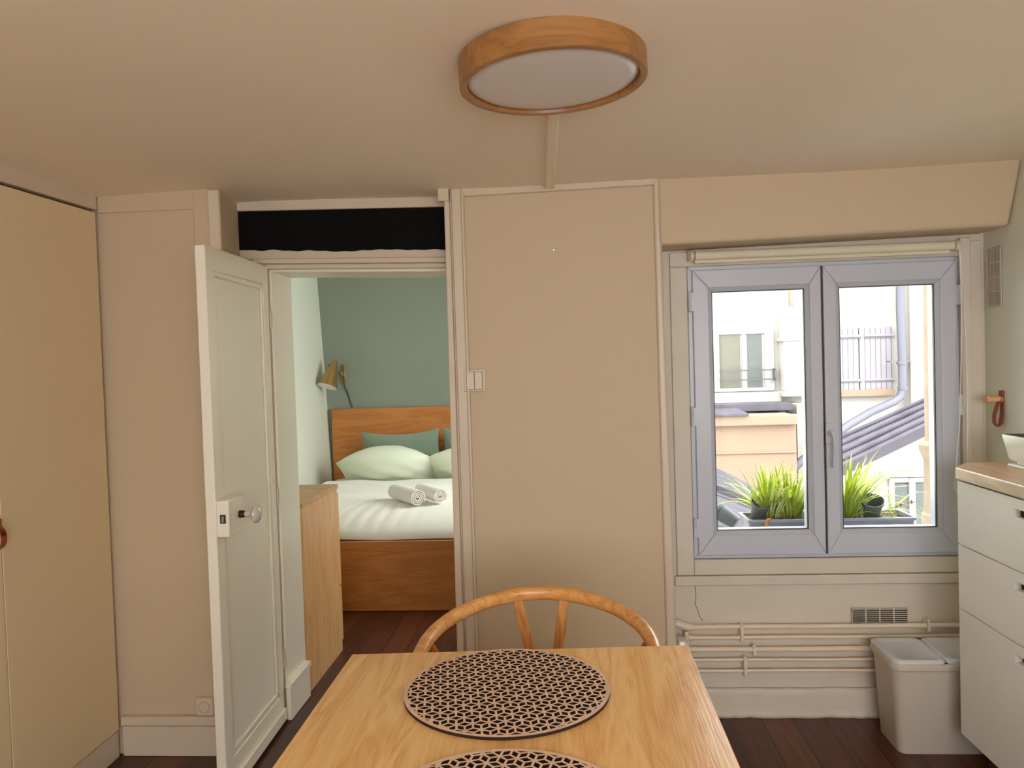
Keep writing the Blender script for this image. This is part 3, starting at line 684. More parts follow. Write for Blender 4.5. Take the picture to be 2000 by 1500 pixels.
# ================================================================== CEILING LAMP
LC = Vector((-.008, 1.662, 1.990))
tilt = Matrix.Rotation(math.radians(-2.0), 4, 'Y')
cl = thing('ceiling_lamp', 'round wooden-rimmed flush ceiling lamp with frosted diffuser', 'ceiling lamp', LC)
obj('rim', MB().lathe(LC, [(.184, .004), (.186, 0), (.1985, 0), (.200, .0015), (.200, .056), (.197, .058), (.184, .058)], 96, closed=True, mat=tilt), M['lampwood'], cl)
obj('diffuser', MB().lathe(LC, [(0, -.001), (.06, -.0005), (.12, .001), (.160, .0035), (.175, .0065), (.1825, .012), (.1838, .030)], 96, mat=tilt), M['diffuser'], cl)
obj('mounting_plate', MB().lathe(LC, [(.0, .052), (.190, .052), (.190, .0625), (0, .0625)], 64, mat=tilt), M['recess_shade'], cl)

# ================================================================== TABLE
tx0, tx1, ty1, ty0 = -.505, .263, 1.745, .42
tb = thing('dining_table', 'light oak rectangular dining table in the foreground', 'table', ((tx0+tx1)/2, 1.1, 0))
tp = MB().prism([(-.510, 1.722, .712), (.262, 1.768, .712), (.262, ty0, .712), (-.50, ty0, .712)][::-1], (0, 0, .028))
obj('tabletop', tp, M['oak_table'], tb, bevel=.003, bseg=3)
obj('apron', MB().box(-.45, .21, 1.66, 1.68, .64, .711).box(-.45, .21, .48, .50, .64, .711).box(-.45, -.43, .50, 1.66, .64, .711).box(.19, .21, .50, 1.66, .64, .711), M['oak_edge'], tb, smooth=0)
for x in (-.48, .185):
    for y in (.46, 1.645):
        obj('leg', MB().box(x, x+.05, y, y+.05, 0, .7115), M['oak_edge'], tb, bevel=.004)

# placemats: laser-cut ply with a rhombus lattice (openings over a dark backing disc)
def placemat_mesh(R=.207, Rin=.199, a=.0298, rot=math.radians(9), inset=.0022, th=.006):
    s = a/math.sqrt(3)
    holes = []
    NC = 96
    def inside(p): return p.x*p.x+p.y*p.y <= Rin*Rin
    def clip(poly):
        out = poly
        for k in range(NC):
            ang = 2*PI*(k+.5)/NC; n = Vector((math.cos(ang), math.sin(ang))); d = Rin*math.cos(PI/NC)
            if not out: return []
            if all(p.dot(n) <= d for p in out): continue
            res = []
            for i in range(len(out)):
                p, q = out[i], out[(i+1) % len(out)]; pd, qd = p.dot(n)-d, q.dot(n)-d
                if pd <= 0: res.append(p)
                if (pd < 0 < qd) or (qd < 0 < pd): res.append(p+(q-p)*(pd/(pd-qd)))
            out = res
        return out
    cr, sr_ = math.cos(rot), math.sin(rot)
    for i in range(-9, 10):
        for j in range(-9, 10):
            c = Vector((a*(i+.5*j), a*math.sqrt(3)/2*j))
            for k in range(3):
                # rhombus with one vertex on the star node c, edges of length s at angles t-30, t+30
                t = math.radians(120*k+90)
                e1 = Vector((math.cos(t-PI/3), math.sin(t-PI/3)))*s; e2 = Vector((math.cos(t+PI/3), math.sin(t+PI/3)))*s
                P = [c, c+e1, c+e1+e2, c+e2]
                ctr = (P[0]+P[2])/2
                # inset all four sides
                h = s*math.sin(2*PI/3)/2
                f = 1-inset/h
                # pull sharp vertices in a little more so the star nodes stay solid
                Q = [ctr+(p-ctr)*f for p in P]
                Q = [Vector((q.x*cr-q.y*sr_, q.x*sr_+q.y*cr)) for q in Q]
                if all(q.length > Rin for q in Q): continue
                Q = clip(Q)
                if len(Q) < 3: continue
                ar = abs(sum(Q[m].x*Q[(m+1) % len(Q)].y-Q[(m+1) % len(Q)].x*Q[m].y for m in range(len(Q))))/2
                if ar < 8e-6: continue
                holes.append(Q)
    verts = [Vector((R*math.cos(2*PI*k/128), R*math.sin(2*PI*k/128))) for k in range(128)]
    faces = [list(range(128))]
    for hq in holes:
        n0 = len(verts); verts += hq; faces.append(list(range(n0, n0+len(hq))))
    vo, ed, fo, ov, oe, of = delaunay_2d_cdt(verts, [], faces, 1, 1e-7)
    keep = [list(f) for f, src in zip(fo, of) if src == [0]]
    mb = MB(); n = len(vo)
    mb.v = [Vector((p.x, p.y, 0)) for p in vo]+[Vector((p.x, p.y, th)) for p in vo]
    cnt = {}
    for f in keep:
        mb.f.append([i+n for i in f]); mb.mi.append(0); mb.f.append(f[::-1]); mb.mi.append(0)
        for i in range(len(f)):
            e = (f[i], f[(i+1) % len(f)]); cnt[e] = 1
    for (a_, b_) in cnt:
        if (b_, a_) not in cnt: mb.f.append([a_, b_, b_+n, a_+n]); mb.mi.append(1)
    n2 = len(mb.v)  # dark disc under the ply closes the openings and blackens them
    for zz in (.0002, .0012): mb.v += [Vector((R*.985*math.cos(2*PI*k/96), R*.985*math.sin(2*PI*k/96), zz)) for k in range(96)]
    mb.f += [list(range(n2, n2+96))[::-1], list(range(n2+96, n2+192))]; mb.mi += [1, 1]
    used = sorted({i for f in mb.f for i in f}); mp = {o: i for i, o in enumerate(used)}
    mb.v = [mb.v[i] for i in used]; mb.f = [[mp[i] for i in f] for f in mb.f]
    return mb
pm = placemat_mesh()
M['matedge'] = plain('dark_mat_edge_backing', rgb(40, 22, 18), .9)
def shifted(mb, x, y, z, a):
    R_ = Matrix.Rotation(a, 3, 'Z'); m2 = MB(); m2.v = [R_ @ v+Vector((x, y, z)) for v in mb.v]; m2.f = mb.f; m2.mi = mb.mi; return m2
p1 = obj('placemat', shifted(pm, -.136, 1.526, .7402, 0), [M['matwood'], M['matedge']], smooth=0, fixn=False)
tag(p1, 'round cut-out wooden placemat at the far end of the table', 'placemat', 'round placemats on the table')
p2 = p1.copy(); COL.objects.link(p2); p2.location = (-.108, 1.073, p1.location.z); p2.rotation_euler.z = math.radians(38)
tag(p2, 'round cut-out wooden placemat nearest the viewer, mostly cropped', 'placemat', 'round placemats on the table')

# ================================================================== WISHBONE CHAIR
ch = thing('dining_chair', 'round-backed ash chair with a Y-shaped splat behind the table', 'chair', (-.09, 1.86, 0))
cx = -.088
rail = []; rr = []; fl = []
for k in range(41):
    u = -1+2*k/40; a = u*math.radians(97)
    x = cx+.287*math.sin(a)*(1-.04*abs(u)**3); y = 1.775+.345*math.cos(a) - (.06*max(0, abs(u)-.85)/.15)
    z = .757-.052*abs(u)**1.6 + .004*u
    rail.append((x, y, z)); rr.append(.0150+.002*abs(u)); fl.append(1.32-.25*abs(u))
rail = [(p[0], p[1], p[2]-.0) for p in rail]
obj('top_rail', MB().tube(rail, rr, 14, flat=fl), M['ash'], ch, smooth=60)
# Y splat: two flat arms meeting low down
yb = 2.112
def arm(xt, xb): 
    m = MB(); w1, w2, th = .0135, .0145, .006
    m.hexa([(xb-w2, yb-.018, .55), (xb+w2, yb-.018, .55), (xb+w2, yb-.018+2*th, .55), (xb-w2, yb-.018+2*th, .55)],
           [(xt-w1, yb-th, .748), (xt+w1, yb-th, .748), (xt+w1, yb+th, .748), (xt-w1, yb+th, .748)])
    return m
sp = MB(); 
for a_ in (arm(-.154, -.108), arm(-.020, -.052)): sp.v, n0 = sp.v, len(sp.v); sp.add(a_.v, a_.f)
sp.hexa([(-.094, 2.045, .43), (-.066, 2.045, .43), (-.066, 2.057, .43), (-.094, 2.057, .43)], [(-.122, 2.094, .552), (-.038, 2.094, .552), (-.038, 2.106, .552), (-.122, 2.106, .552)])
obj('splat', sp, M['ash_v'], ch, bevel=.0025)
def leg(pts, r): return obj('leg', MB().tube(pts, r, 12, upv=(1, 0, 0)), M['ash_v'], ch, smooth=60)
for s_ in (-1, 1):
    leg([(cx+s_*.215, 2.00, 0), (cx+s_*.215, 2.015, .20), (cx+s_*.212, 2.02, .42), (cx+s_*.225, 1.985, .55), (cx+s_*.250, 1.90, .65), (cx+s_*.262, 1.86, .705)], [.013, .017, .018, .015, .011, .009])
    leg([(cx+s_*.235, 1.625, 0), (cx+s_*.235, 1.625, .2), (cx+s_*.235, 1.625, .43)], [.013, .017, .018])
sf = MB()
for (a_, b_) in (((-.235, 1.625), (.235, 1.625)), ((-.212, 2.02), (.212, 2.02)), ((-.235, 1.625), (-.212, 2.02)), ((.235, 1.625), (.212, 2.02))):
    sf.tube([(cx+a_[0], a_[1], .415), (cx+b_[0], b_[1], .415)], .014, 10)
obj('seat_frame', sf, M['ash'], ch)
st = MB(); 
def seatfn(u, v):
    x = cx+(-.235+.47*u)*(1-.09*v); y = 1.615+.41*v
    return Vector((x, y, .436-.012*(4*u*(1-u))*(4*v*(1-v))))
st.grid(seatfn, 16, 16); obj('seat', st, M['cord_seat'], ch, solid=.022, fixn=False)
for s_ in (-1, 1): obj('stretcher', MB().tube([(cx+s_*.235, 1.625, .25), (cx+s_*.214, 2.012, .22)], .010, 10), M['ash_v'], ch)
obj('stretcher', MB().tube([(cx-.215, 2.012, .28), (cx+.215, 2.012, .28)], .010, 10), M['ash'], ch)
obj('stretcher', MB().tube([(cx-.235, 1.625, .30), (cx+.235, 1.625, .30)], .010, 10), M['ash'], ch)

# ================================================================== BEDROOM
# dresser: drawers face the bed, its hardboard back faces the doorway
dr = thing('dresser', 'oak veneer chest of drawers just inside the bedroom', 'dresser', (-1.54, 3.46, 0))
obj('side_panel', MB().box(-1.163, -1.142, 3.205, 3.705, 0, .803), M['oak_dresser'], dr, bevel=.001)
obj('side_panel', MB().box(-1.94, -1.919, 3.205, 3.705, 0, .803), M['oak_dresser'], dr, bevel=.001)
obj('top_panel', MB().box(-1.942, -1.141, 3.200, 3.722, .803, .826), M['oak_dresser_top'], dr, bevel=.0015)
obj('back_panel', MB().box(-1.919, -1.163, 3.235, 3.24, .04, .803), M['hardboard'], dr, smooth=0)
for z0, z1 in ((.60, .782), (.325, .592), (.05, .317)):
    obj('drawer', MB().box(-1.937, -1.1415, 3.706, 3.724, z0, z1), M['oak_dresser'], dr, bevel=.002)

bed = thing('bed', 'oak veneer double bed with tall headboard in the bedroom', 'bed', (-1.2, 5.35, 0))
bx0, bx1 = -1.965, -.42
obj('headboard', MB().box(bx0-.02, bx1+.02, 6.372, 6.412, 0, 1.052), M['oak_bed'], bed, bevel=.002)
obj('footboard', MB().box(bx0, bx1, 4.292, 4.314, 0.003, .402), M['oak_bed'], bed, bevel=.0015)
for x in (bx0, bx1-.022): obj('side_rail', MB().box(x, x+.022, 4.314, 6.372, .08, .395), M['oak_bed'], bed, bevel=.001)
mt = MB(); loft(mt, [rrect(bx0+.03, bx1-.03, 4.50, 6.36, .06, z) for z in (.18, .20, .44, .465)]); obj('mattress', mt, M['sheet'], bed, smooth=50)
def nz(x, y, s): return math.sin(x*s+math.sin(y*s*.7+1.3)*1.4)*math.cos(y*s*.8+math.sin(x*s*.5)*1.1)
def duvet(u, v):
    x = bx0+.012+(bx1-bx0-.024)*u
    # profile from the foot up and over, to the fold near the pillows
    if v < .34:
        k = v/.34; a = k*PI/2
        y = 4.326+.40*(1-math.cos(a)); z = .408+.124*math.sin(a)
    else:
        k = (v-.34)/.66; y = 4.726+(5.86-4.726)*k; z = .532-.032*k
    side = min(u, 1-u); 
    if side < .06: z -= .05*(1-side/.06)**2
    wr = .006*nz(x, y, 7)
    rad = abs(math.sin((x+.75)*34+ (y-4.3)*5*(1 if x > -.85 else -1)))
    if v < .5: wr += .006*rad*(math.sin(v/.5*PI))*max(0, math.sin(x*5+1.2)+.4)
    if y > 5.27: z += .040*min(1, (y-5.27)/.008)-.022*min(1, max(0, y-5.30)/.3)+.004*nz(x, y, 11)
    return Vector((x, y, z+wr))
dv = MB().grid(duvet, 110, 110)
tag(obj('bed_cover', dv, M['sheet'], solid=.006, fixn=False, smooth=80), 'white cotton cover spread over the bed, folded back at the pillows', 'bed cover')

def cushion(name, label, c, w_, h_, t_, pitch, yawd, rolld, mat, cat='pillow', group=None, crease=1.0, droop=0.0):
    R_ = Matrix.Rotation(math.radians(yawd), 3, 'Z') @ Matrix.Rotation(math.radians(pitch), 3, 'X') @ Matrix.Rotation(math.radians(rolld), 3, 'Y')
    mb = MB(); sd = random.random()*10
    def fn(sg):
        def f(u, v):
            a, b = 2*u-1, 2*v-1
            th = max(0, (1-abs(a)**2.2))**.7*max(0, (1-abs(b)**2.4))**.6
            px = a*w_/2*(1-.07*(1-a*a)*0-.06*(1-abs(b)**1)*0) ; pz_ = b*h_/2
            px *= 1-.055*(1-b*b); pz_ *= 1-.085*(1-a*a)
            pz_ -= droop*abs(a)**2.2
            wr = .0045*crease*math.sin(a*9+sd+b*3)*math.sin(b*8+sd) + .004*crease*math.sin((abs(a)+abs(b))*14+sd)*(abs(a)*abs(b))
            return Vector(c)+R_ @ Vector((px, sg*(t_/2*th)+wr*th, pz_))
        return f
    mb.grid(fn(1), 40, 30); mb.grid(fn(-1), 40, 30)
    o = obj(name, mb, mat, smooth=80)
    return tag(o, label, cat, group)
cushion('pillow', 'green velvet cushion behind the plump left pillow', (-1.375, 6.285, .672), .66, .36, .13, 12, 0, -1, M['cushion'], 'cushion', 'green cushions against the headboard', 1.0, -.03)
cushion('pillow', 'green velvet cushion beside it, half hidden by the door casing', (-.72, 6.285, .672), .62, .36, .13, 12, 0, 2, M['cushion'], 'cushion', 'green cushions against the headboard', 1.0, -.03)
cushion('pillow', 'plump pale pillow lying in front of the left green cushion', (-1.43, 5.985, .612), .80, .44, .27, 48, 1, -2, M['pillow'], 'pillow', 'pale pillows on the bed', 1.6, .15)
cushion('pillow', 'pale creased pillow at the right, cut by the door casing', (-.70, 5.965, .605), .80, .44, .26, 48, -4, 4, M['pillow'], 'pillow', 'pale pillows on the bed', 2.4, .13)

def towel_roll(label, a, b, r):
    a, b = Vector(a), Vector(b); ax = (b-a).normalized(); s = ax.cross(Vector((0, 0, 1))).normalized(); t_ = s.cross(ax)
    mb = MB(); turns = 3.6; n = 110; th = .0085
    pin = []; pout = []
    for k in range(n+1):
        u = k/n; ang = u*turns*2*PI; rad = .006+(r-.006)*u
        d = s*math.cos(ang)+t_*math.sin(ang)
        pin.append(d*(rad-th*.45)); pout.append(d*(rad+th*.45))
    L = (b-a).length
    steps = 8; rings = []
    for j in range(steps+1):
        q = j/steps; o_ = a+ax*(L*q); f = 1-.05*(abs(q-.5)*2)**6
        rings.append([o_+p*f for p in pin+pout[::-1]])
    m = len(rings[0]); V = [p for r_ in rings for p in r_]
    fs = [(i*m+k, i*m+(k+1) % m, (i+1)*m+(k+1) % m, (i+1)*m+k) for i in range(steps) for k in range(m)]
    N1 = n+1
    for base in (0, steps*m):
        fs += [(base+k, base+k+1, base+2*N1-2-k, base+2*N1-1-k) for k in range(n)]
    mb.add(V, fs)
    return tag(obj('rolled_towel', mb, M['towel'], smooth=70), label, 'towel', 'rolled towels on the bed')
zt = .592
towel_roll('white rolled towel lying to the left and nearer the viewer', (-1.130, 4.900, zt-.003), (-.925, 4.640, zt-.006), .052)
towel_roll('white rolled towel behind and to the right of the other one', (-.965, 4.940, zt-.003), (-.795, 4.690, zt-.006), .047)

# bedroom wall lamp
bl = thing('wall_lamp', 'small brass cone reading lamp on the green bedroom wall', 'wall lamp', (-1.87, 6.42, 1.35))
sc_, se_ = Vector((-1.905, 6.27, 1.462)), Vector((-1.955, 6.19, 1.250))
axs = (se_-sc_); Lz = axs.length; Q = axs.normalized().to_track_quat('Z', 'Y').to_matrix().to_4x4()
obj('shade', MB().lathe(sc_, [(0, 0), (.020, .001), (.026, .02), (.042, .09), (.066, .165), (.084, Lz), (.0825, Lz), (.064, .165)], 40, mat=Q), M['brass'], bl)
obj('shade_lining', MB().lathe(sc_, [(.0815, Lz+.001), (.060, .16), (.030, .06), (0, .05)], 40, mat=Q), M['shade_in'], bl)
obj('mount', MB().box(-1.892, -1.868, 6.34, 6.42, 1.33, 1.37).box(-1.895, -1.865, 6.405, 6.42, 1.27, 1.43), M['brass'], bl, bevel=.003)
obj('arm', MB().tube([(-1.88, 6.35, 1.35), (-1.90, 6.29, 1.37), (-1.91, 6.27, 1.38)], .007, 10), M['brass'], bl)
obj('knob', MB().lathe((-1.955, 6.262, 1.425), [(0, -.008), (.007, -.006), (.007, .006), (0, .008)], 12, 'X').tube([(-1.955, 6.262, 1.425), (-1.90, 6.265, 1.425)], .003, 8), M['cable'], bl)
obj('power_cord', MB().tube([(-1.880, 6.405, 1.275), (-1.875, 6.408, 1.24), (-1.850, 6.412, 1.18), (-1.825, 6.414, 1.08), (-1.815, 6.4135, 1.06)], .0035, 8), M['cable'], bl)

# ================================================================== THE COURTYARD OUTSIDE
GZ = -6.0
def pan(mb, c, Y, d, Y2=None):
    """solid slab whose front outline was measured at depth Y, d thick"""
    P = [at(x, y, Y) for x, y in c]
    return mb.prism(P, (0, d, 0))
struct('ground', MB().box(-6, 16, 3.6, 22, GZ-.2, GZ), M['stone'], 'courtyard ground far below the window', 'ground', smooth=0)
# house opposite
YF = 14.0
hs = thing('apartment_building', 'pale rendered house across the courtyard with window and shutters', 'building', (6, 15, GZ))
a = at(1340, 780, YF); b = at(1765, 780, YF)
obj('wall', MB().box(a.x-1.5, b.x, YF, YF+2.5, GZ, 4.2), M['render'], hs, smooth=0)
e = at(1765, 700, YF)
obj('side_wall', MB().prism([(b.x, YF, GZ), (b.x+.02, YF-.25, GZ), (b.x+3.4, YF-.25, GZ), (b.x+3.4, YF+2.5, GZ), (b.x, YF+2.5, GZ)], (0, 0, 4.2-GZ)), M['render'], hs, smooth=0)
# pier between the two window bays
p = at(1520, 640, YF); q = at(1575, 762, YF)
obj('pier', MB().box(p.x, p.x+.62, YF-.30, YF, q.z, p.z+.35), M['render'], hs, bevel=.01)
for za_, zb_ in ((p.z-.25, p.z-.19), (q.z-.09, q.z)): obj('pier_ledge', MB().box(p.x-.04, p.x+.66, YF-.34, YF, za_, zb_), M['render'], hs, bevel=.01)
# narrow upper pilaster line
p2_ = at(1540, 562, YF); obj('pilaster', MB().box(p2_.x, p2_.x+.06, YF-.05, YF, p.z+.3, p2_.z+2.2), M['peach'], hs, smooth=0)
# window of the house
w0 = at(1399, 648, YF); w1 = at(1512, 762, YF)
wf = obj('window', mitre(MB(), w0.x-.02, w1.x, w1.z, w0.z, .055, YF-.04, YF+.04).box((w0.x+w1.x)/2-.06, (w0.x+w1.x)/2+.0, YF-.045, YF+.02, w1.z, w0.z).box(w1.x-.16, w1.x, YF-.03, YF+.02, w1.z, w0.z), M['outwin'], hs, weld=False)
mx_ = (w0.x+w1.x)/2-.03
obj('pane', MB().box(w0.x+.03, mx_-.06, YF-.012, YF+.0, w1.z+.06, w0.z-.06), M['curtain'], wf, smooth=0)
obj('pane', MB().box(mx_+.07, w1.x-.20, YF-.012, YF+.0, w1.z+.06, w0.z-.06), M['outglass'], wf, smooth=0)
rl = MB()
for yy in (725, 743):
    p = at(1402, yy, YF); q = at(1512, yy, YF); rl.box(p.x, q.x, YF-.14, YF-.12, p.z-.012, p.z+.012)
rl.box(w1.x-.03, w1.x-.01, YF-.14, YF, at(1402, 746, YF).z, at(1402, 722, YF).z)
obj('window_rail', rl, M['iron'], hs)
p = at(1392, 768, YF); q = at(1522, 784, YF)
obj('sill', MB().box(p.x-.3, q.x, YF-.16, YF, q.z, p.z), M['render'], hs, bevel=.01)
p = at(1385, 656, YF); q = at(1401, 676, YF)
obj('shutter', MB().box(p.x-.5, q.x-.02, YF-.06, YF-.01, w1.z, w0.z), M['shutter'], hs)
# closed shutters
s0 = at(1655, 641, YF); s1 = at(1740, 760, YF); smid = at(1676, 700, YF).x
for xa, xb in ((2*smid-s1.x, smid-.01), (smid+.01, s1.x)):
    sh = obj('shutter', MB().box(xa, xb, YF-.05, YF-.005, s1.z, s0.z), M['shutter'], hs, bevel=.004)
    jn = MB(); n = 6
    for k in range(1, n): x = xa+(xb-xa)*k/n; jn.box(x-.004, x+.004, YF-.054, YF-.05, s1.z+.01, s0.z-.01)
    for zz in (s0.z-.18, s1.z+.15): jn.box(xa+.08, xb+.04, YF-.066, YF-.054, zz-.012, zz+.012)
    jn.box(xb-.006 if xb > smid+.1 else xa, xb if xb > smid+.1 else xa+.006, YF-.06, YF-.05, s1.z, s0.z)
    obj('joints', jn, M['shutter_line'], sh)
    for za_, zb_ in ((s0.z-.16, s0.z-.12), (s1.z+.165, s1.z+.20)): obj('strap_hinge', MB().box(xa+.08, xb+.06, YF-.07, YF-.052, za_, zb_), M['shutter'], sh)
p = at(1640, 762, YF); q = at(1742, 770, YF)
obj('sill', MB().box(2*smid-s1.x-.1, q.x, YF-.12, YF, q.z-.02, p.z), M['peach'], hs, bevel=.01)
# downpipe: straight run, elbow, then slanting away along the lower roof
dpts = [at(1758, 400, YF-.35), at(1758, 600, YF-.35), at(1762, 700, YF-.35), at(1763, 760, YF-.35), at(1758, 775, YF-.35), at(1745, 785, YF-.4), at(1700, 805, YF-.6), at(1655, 832, YF-.8), at(1600, 872, YF-1.0), at(1560, 905, YF-1.1), at(1540, 925, YF-1.1)]
dp = MB().tube(dpts, .068, 14)
for pp in (at(1761, 708, YF-.35), at(1763, 758, YF-.35)): dp.lathe(pp, [(.08, -.03), (.08, .03)], 16)
dp.box(dpts[2].x-.2, dpts[2].x+.16, YF-.37, YF-.2, dpts[2].z-.06, dpts[2].z-.04)
tag(obj('downpipe', dp, M['zinc_pale']), 'pale grey drainpipe bending down past the closed shutters', 'drainpipe')
# low bay under the left window, with its metal-covered ledge
YB = 12.6
by = thing('bay_extension', 'peach coloured low extension below the left courtyard window', 'building', (4, 13.3, GZ))
p = at(1385, 815, YB); q = at(1553, 903, YB)
obj('wall', MB().box(p.x-1.5, q.x, YB, YF, GZ, p.z), M['peach'], by, smooth=0)
p = at(1385, 798, YB); q = at(1557, 808, YB)
obj('cornice', MB().box(p.x-1.5, q.x-.03, YB-.12, YB, at(1400, 832, YB).z, q.z).box(p.x-1.5, q.x-.03, YB-.03, YB, at(1400, 888, YB).z, at(1400, 884, YB).z), M['peach'], by, bevel=.015)
obj('ledge', MB().prism([(0, YB-.18, q.z+.0), (0, YB-.18, q.z+.035), (0, YF, q.z+.12), (0, YF, q.z)], (q.x-p.x+1.5, 0, 0)), M['zinc'], by)
bmv = by.children[-1]; bmv.location.x = (p.x-1.5+q.x)/2-by.location.x
obj('lean_to', MB().box(p.x-1.5, at(1548, 800, YB+.6).x, YB+.6, YF, q.z+.02, at(1450, 790, YB+.6).z), M['zinc'], by)
# pale strip of wall right of the bay
p = at(1556, 790, 13.3); q = at(1580, 905, 13.3)
obj('pilaster', MB().box(p.x, q.x+.0, 13.3, YF, GZ, p.z), M['render'], hs, smooth=0)

# zinc lean-to roof on the right, with its wall and window
rfh = thing('outbuilding', 'low cream outbuilding with a sloping zinc roof at the right', 'building', (4.5, 9.5, GZ))
YR = 9.0
ro = [at(1640, 922, YR), at(1822, 828, YR), at(1822, 788, YR+1.6), at(1795, 787, YR+1.6), at(1640, 870, YR+1.6)]
lo_, hi_ = at(1600, 933, YR), at(1860, 808, YR)
lo2, hi2 = at(1600, 868, YR+.9), at(1860, 752, YR+.9)
rf_ = MB().hexa([lo_, hi_, hi2, lo2], [v-Vector((0, 0, .09)) for v in (lo_, hi_, hi2, lo2)])
rt_ = obj('roof', rf_, M['zinc'], rfh, smooth=0)
sm = MB()
for k in (.18, .42, .66, .88):
    a_ = lo_.lerp(lo2, k); b_ = hi_.lerp(hi2, k); sm.tube([a_+Vector((0, 0, .01)), b_+Vector((0, 0, .01))], .028, 8)
obj('roof_seam', sm, M['zinc'], rt_)
obj('verge', MB().prism([lo_+Vector((0, -.03, .02)), hi_+Vector((0, -.03, .02)), hi_+Vector((0, -.03, -.10)), lo_+Vector((0, -.03, -.10))], (0, .04, 0)), M['roof_strip'], rfh, smooth=0)
wp = [lo_+Vector((0, .05, -.1)), hi_+Vector((0, .05, -.1)), Vector((hi_.x, YR+.05, GZ)), Vector((lo_.x, YR+.05, GZ))]
obj('wall', MB().prism(wp, (0, .75, 0)), M['render'], rfh, smooth=0)
v0, v1 = at(1738, 934, YR), at(1832, 1045, YR)
vw = obj('window', mitre(MB(), v0.x, v1.x, v1.z, v0.z, .05, YR-.0, YR+.04).box(at(1776, 960, YR).x, at(1784, 960, YR).x+.02, YR-.01, YR+.03, v1.z, v0.z), M['outwin'], rfh, weld=False)
obj('pane', MB().box(v0.x+.05, at(1776, 960, YR).x, YR+.018, YR+.03, v1.z+.05, v0.z-.07), M['outglass'], vw, smooth=0)
obj('pane', MB().box(at(1784, 960, YR).x+.02, v1.x-.05, YR+.018, YR+.03, v1.z+.05, v0.z-.07), M['outglass'], vw, smooth=0)
obj('sill', MB().box(v0.x-.1, v1.x, YR-.05, YR+.04, at(1745, 931, YR).z, at(1745, 922, YR).z), M['outwin'], rfh)

# roof on the lower left with a dark ridge, and ribbed roof sheets
lr = thing('lower_roof', 'low ribbed pale roof at the lower left of the window view', 'roof', (1.9, 6.6, GZ))
YL = 6.0
A_, B_ = at(1380, 905, YL+.9), at(1500, 962, YL+.9)
obj('ridge', MB().hexa([A_, B_, B_+Vector((.05, -.25, -.12)), A_+Vector((0, -.25, -.14))], [v-Vector((0, 0, .08)) for v in (A_, B_, B_+Vector((.05, -.25, -.12)), A_+Vector((0, -.25, -.14)))]), M['zinc'], lr)
c0, c1, c2, c3 = at(1370, 950, YL+.6), at(1500, 1000, YL+.6), at(1520, 1080, YL-1.4), at(1370, 1080, YL-1.4)
c4 = Vector((c2.x, c2.y, c2.z))
obj('sheet', MB().hexa([c0, c1, c2, c3], [v-Vector((0, 0, .05)) for v in (c0, c1, c2, c3)]), M['roof_strip'], lr, smooth=0)
for k in range(5):
    u = .12+.19*k
    a_ = c0.lerp(c3, u); b_ = c1.lerp(c2, u)
    obj('rib', MB().tube([a_+Vector((0, 0, .012)), b_+Vector((0, 0, .012))], .02, 8), M['zinc'], lr)
obj('wall', MB().prism([c0-Vector((0, 0, .06)), c1-Vector((0, 0, .06)), Vector((c1.x, c1.y, GZ)), Vector((c0.x, c0.y, GZ))], (0, .15, 0)), M['peach'], lr, smooth=0)
# stone flue
YC = 6.0
f0 = at(1831, 700, YC)
fr_ = (at(1831, 700, YC)-at(1806, 700, YC)).length
zc = at(1831, 868, YC).z; zb_ = at(1831, 1000, YC).z
flu = MB().lathe((f0.x, YC, 0), [(fr_*1.35, GZ), (fr_*1.35, zb_-.02), (fr_*1.15, zb_), (fr_*1.12, zc-.12), (fr_*1.45, zc-.04), (fr_*1.5, zc), (fr_*1.05, zc+.03), (fr_, zc+.06), (fr_*.97, zc+3.2)], 32)
tag(obj('stone_flue', flu, M['stone']), 'round ochre stone flue with a collar at the right edge of the view', 'chimney')

# ------------------------------------------------ window box, pots and plants
PX0, PX1, PY0, PY1, PZ0, PZ1 = .735, 1.40, 3.20, 3.36, .613, .722
wbx = thing('window_box', 'long grey planter on the ledge outside the window', 'planter', ((PX0+PX1)/2, 3.28, PZ0))
w_ = MB(); loft(w_, [rrect(PX0+.012, PX1-.012, PY0+.012, PY1-.012, .012, PZ0), rrect(PX0, PX1, PY0, PY1, .012, PZ1-.012), rrect(PX0-.008, PX1+.008, PY0-.008, PY1+.008, .014, PZ1-.010), rrect(PX0-.008, PX1+.008, PY0-.008, PY1+.008, .014, PZ1), rrect(PX0+.006, PX1-.006, PY0+.006, PY1-.006, .01, PZ1), rrect(PX0+.008, PX1-.008, PY0+.008, PY1-.008, .01, PZ1-.03)])
obj('body', w_, M['box'], wbx, smooth=40)
so_ = MB().grid(lambda u, v: Vector((PX0+.008+(PX1-PX0-.016)*u, PY0+.008+(PY1-PY0-.016)*v, PZ1-.020+.007*math.sin(u*60)*math.sin(v*20)+.006*random.random())), 90, 20)
tag(obj('soil', so_, M['soil'], wbx, fixn=False), 'crumbly dark soil', kind=None)

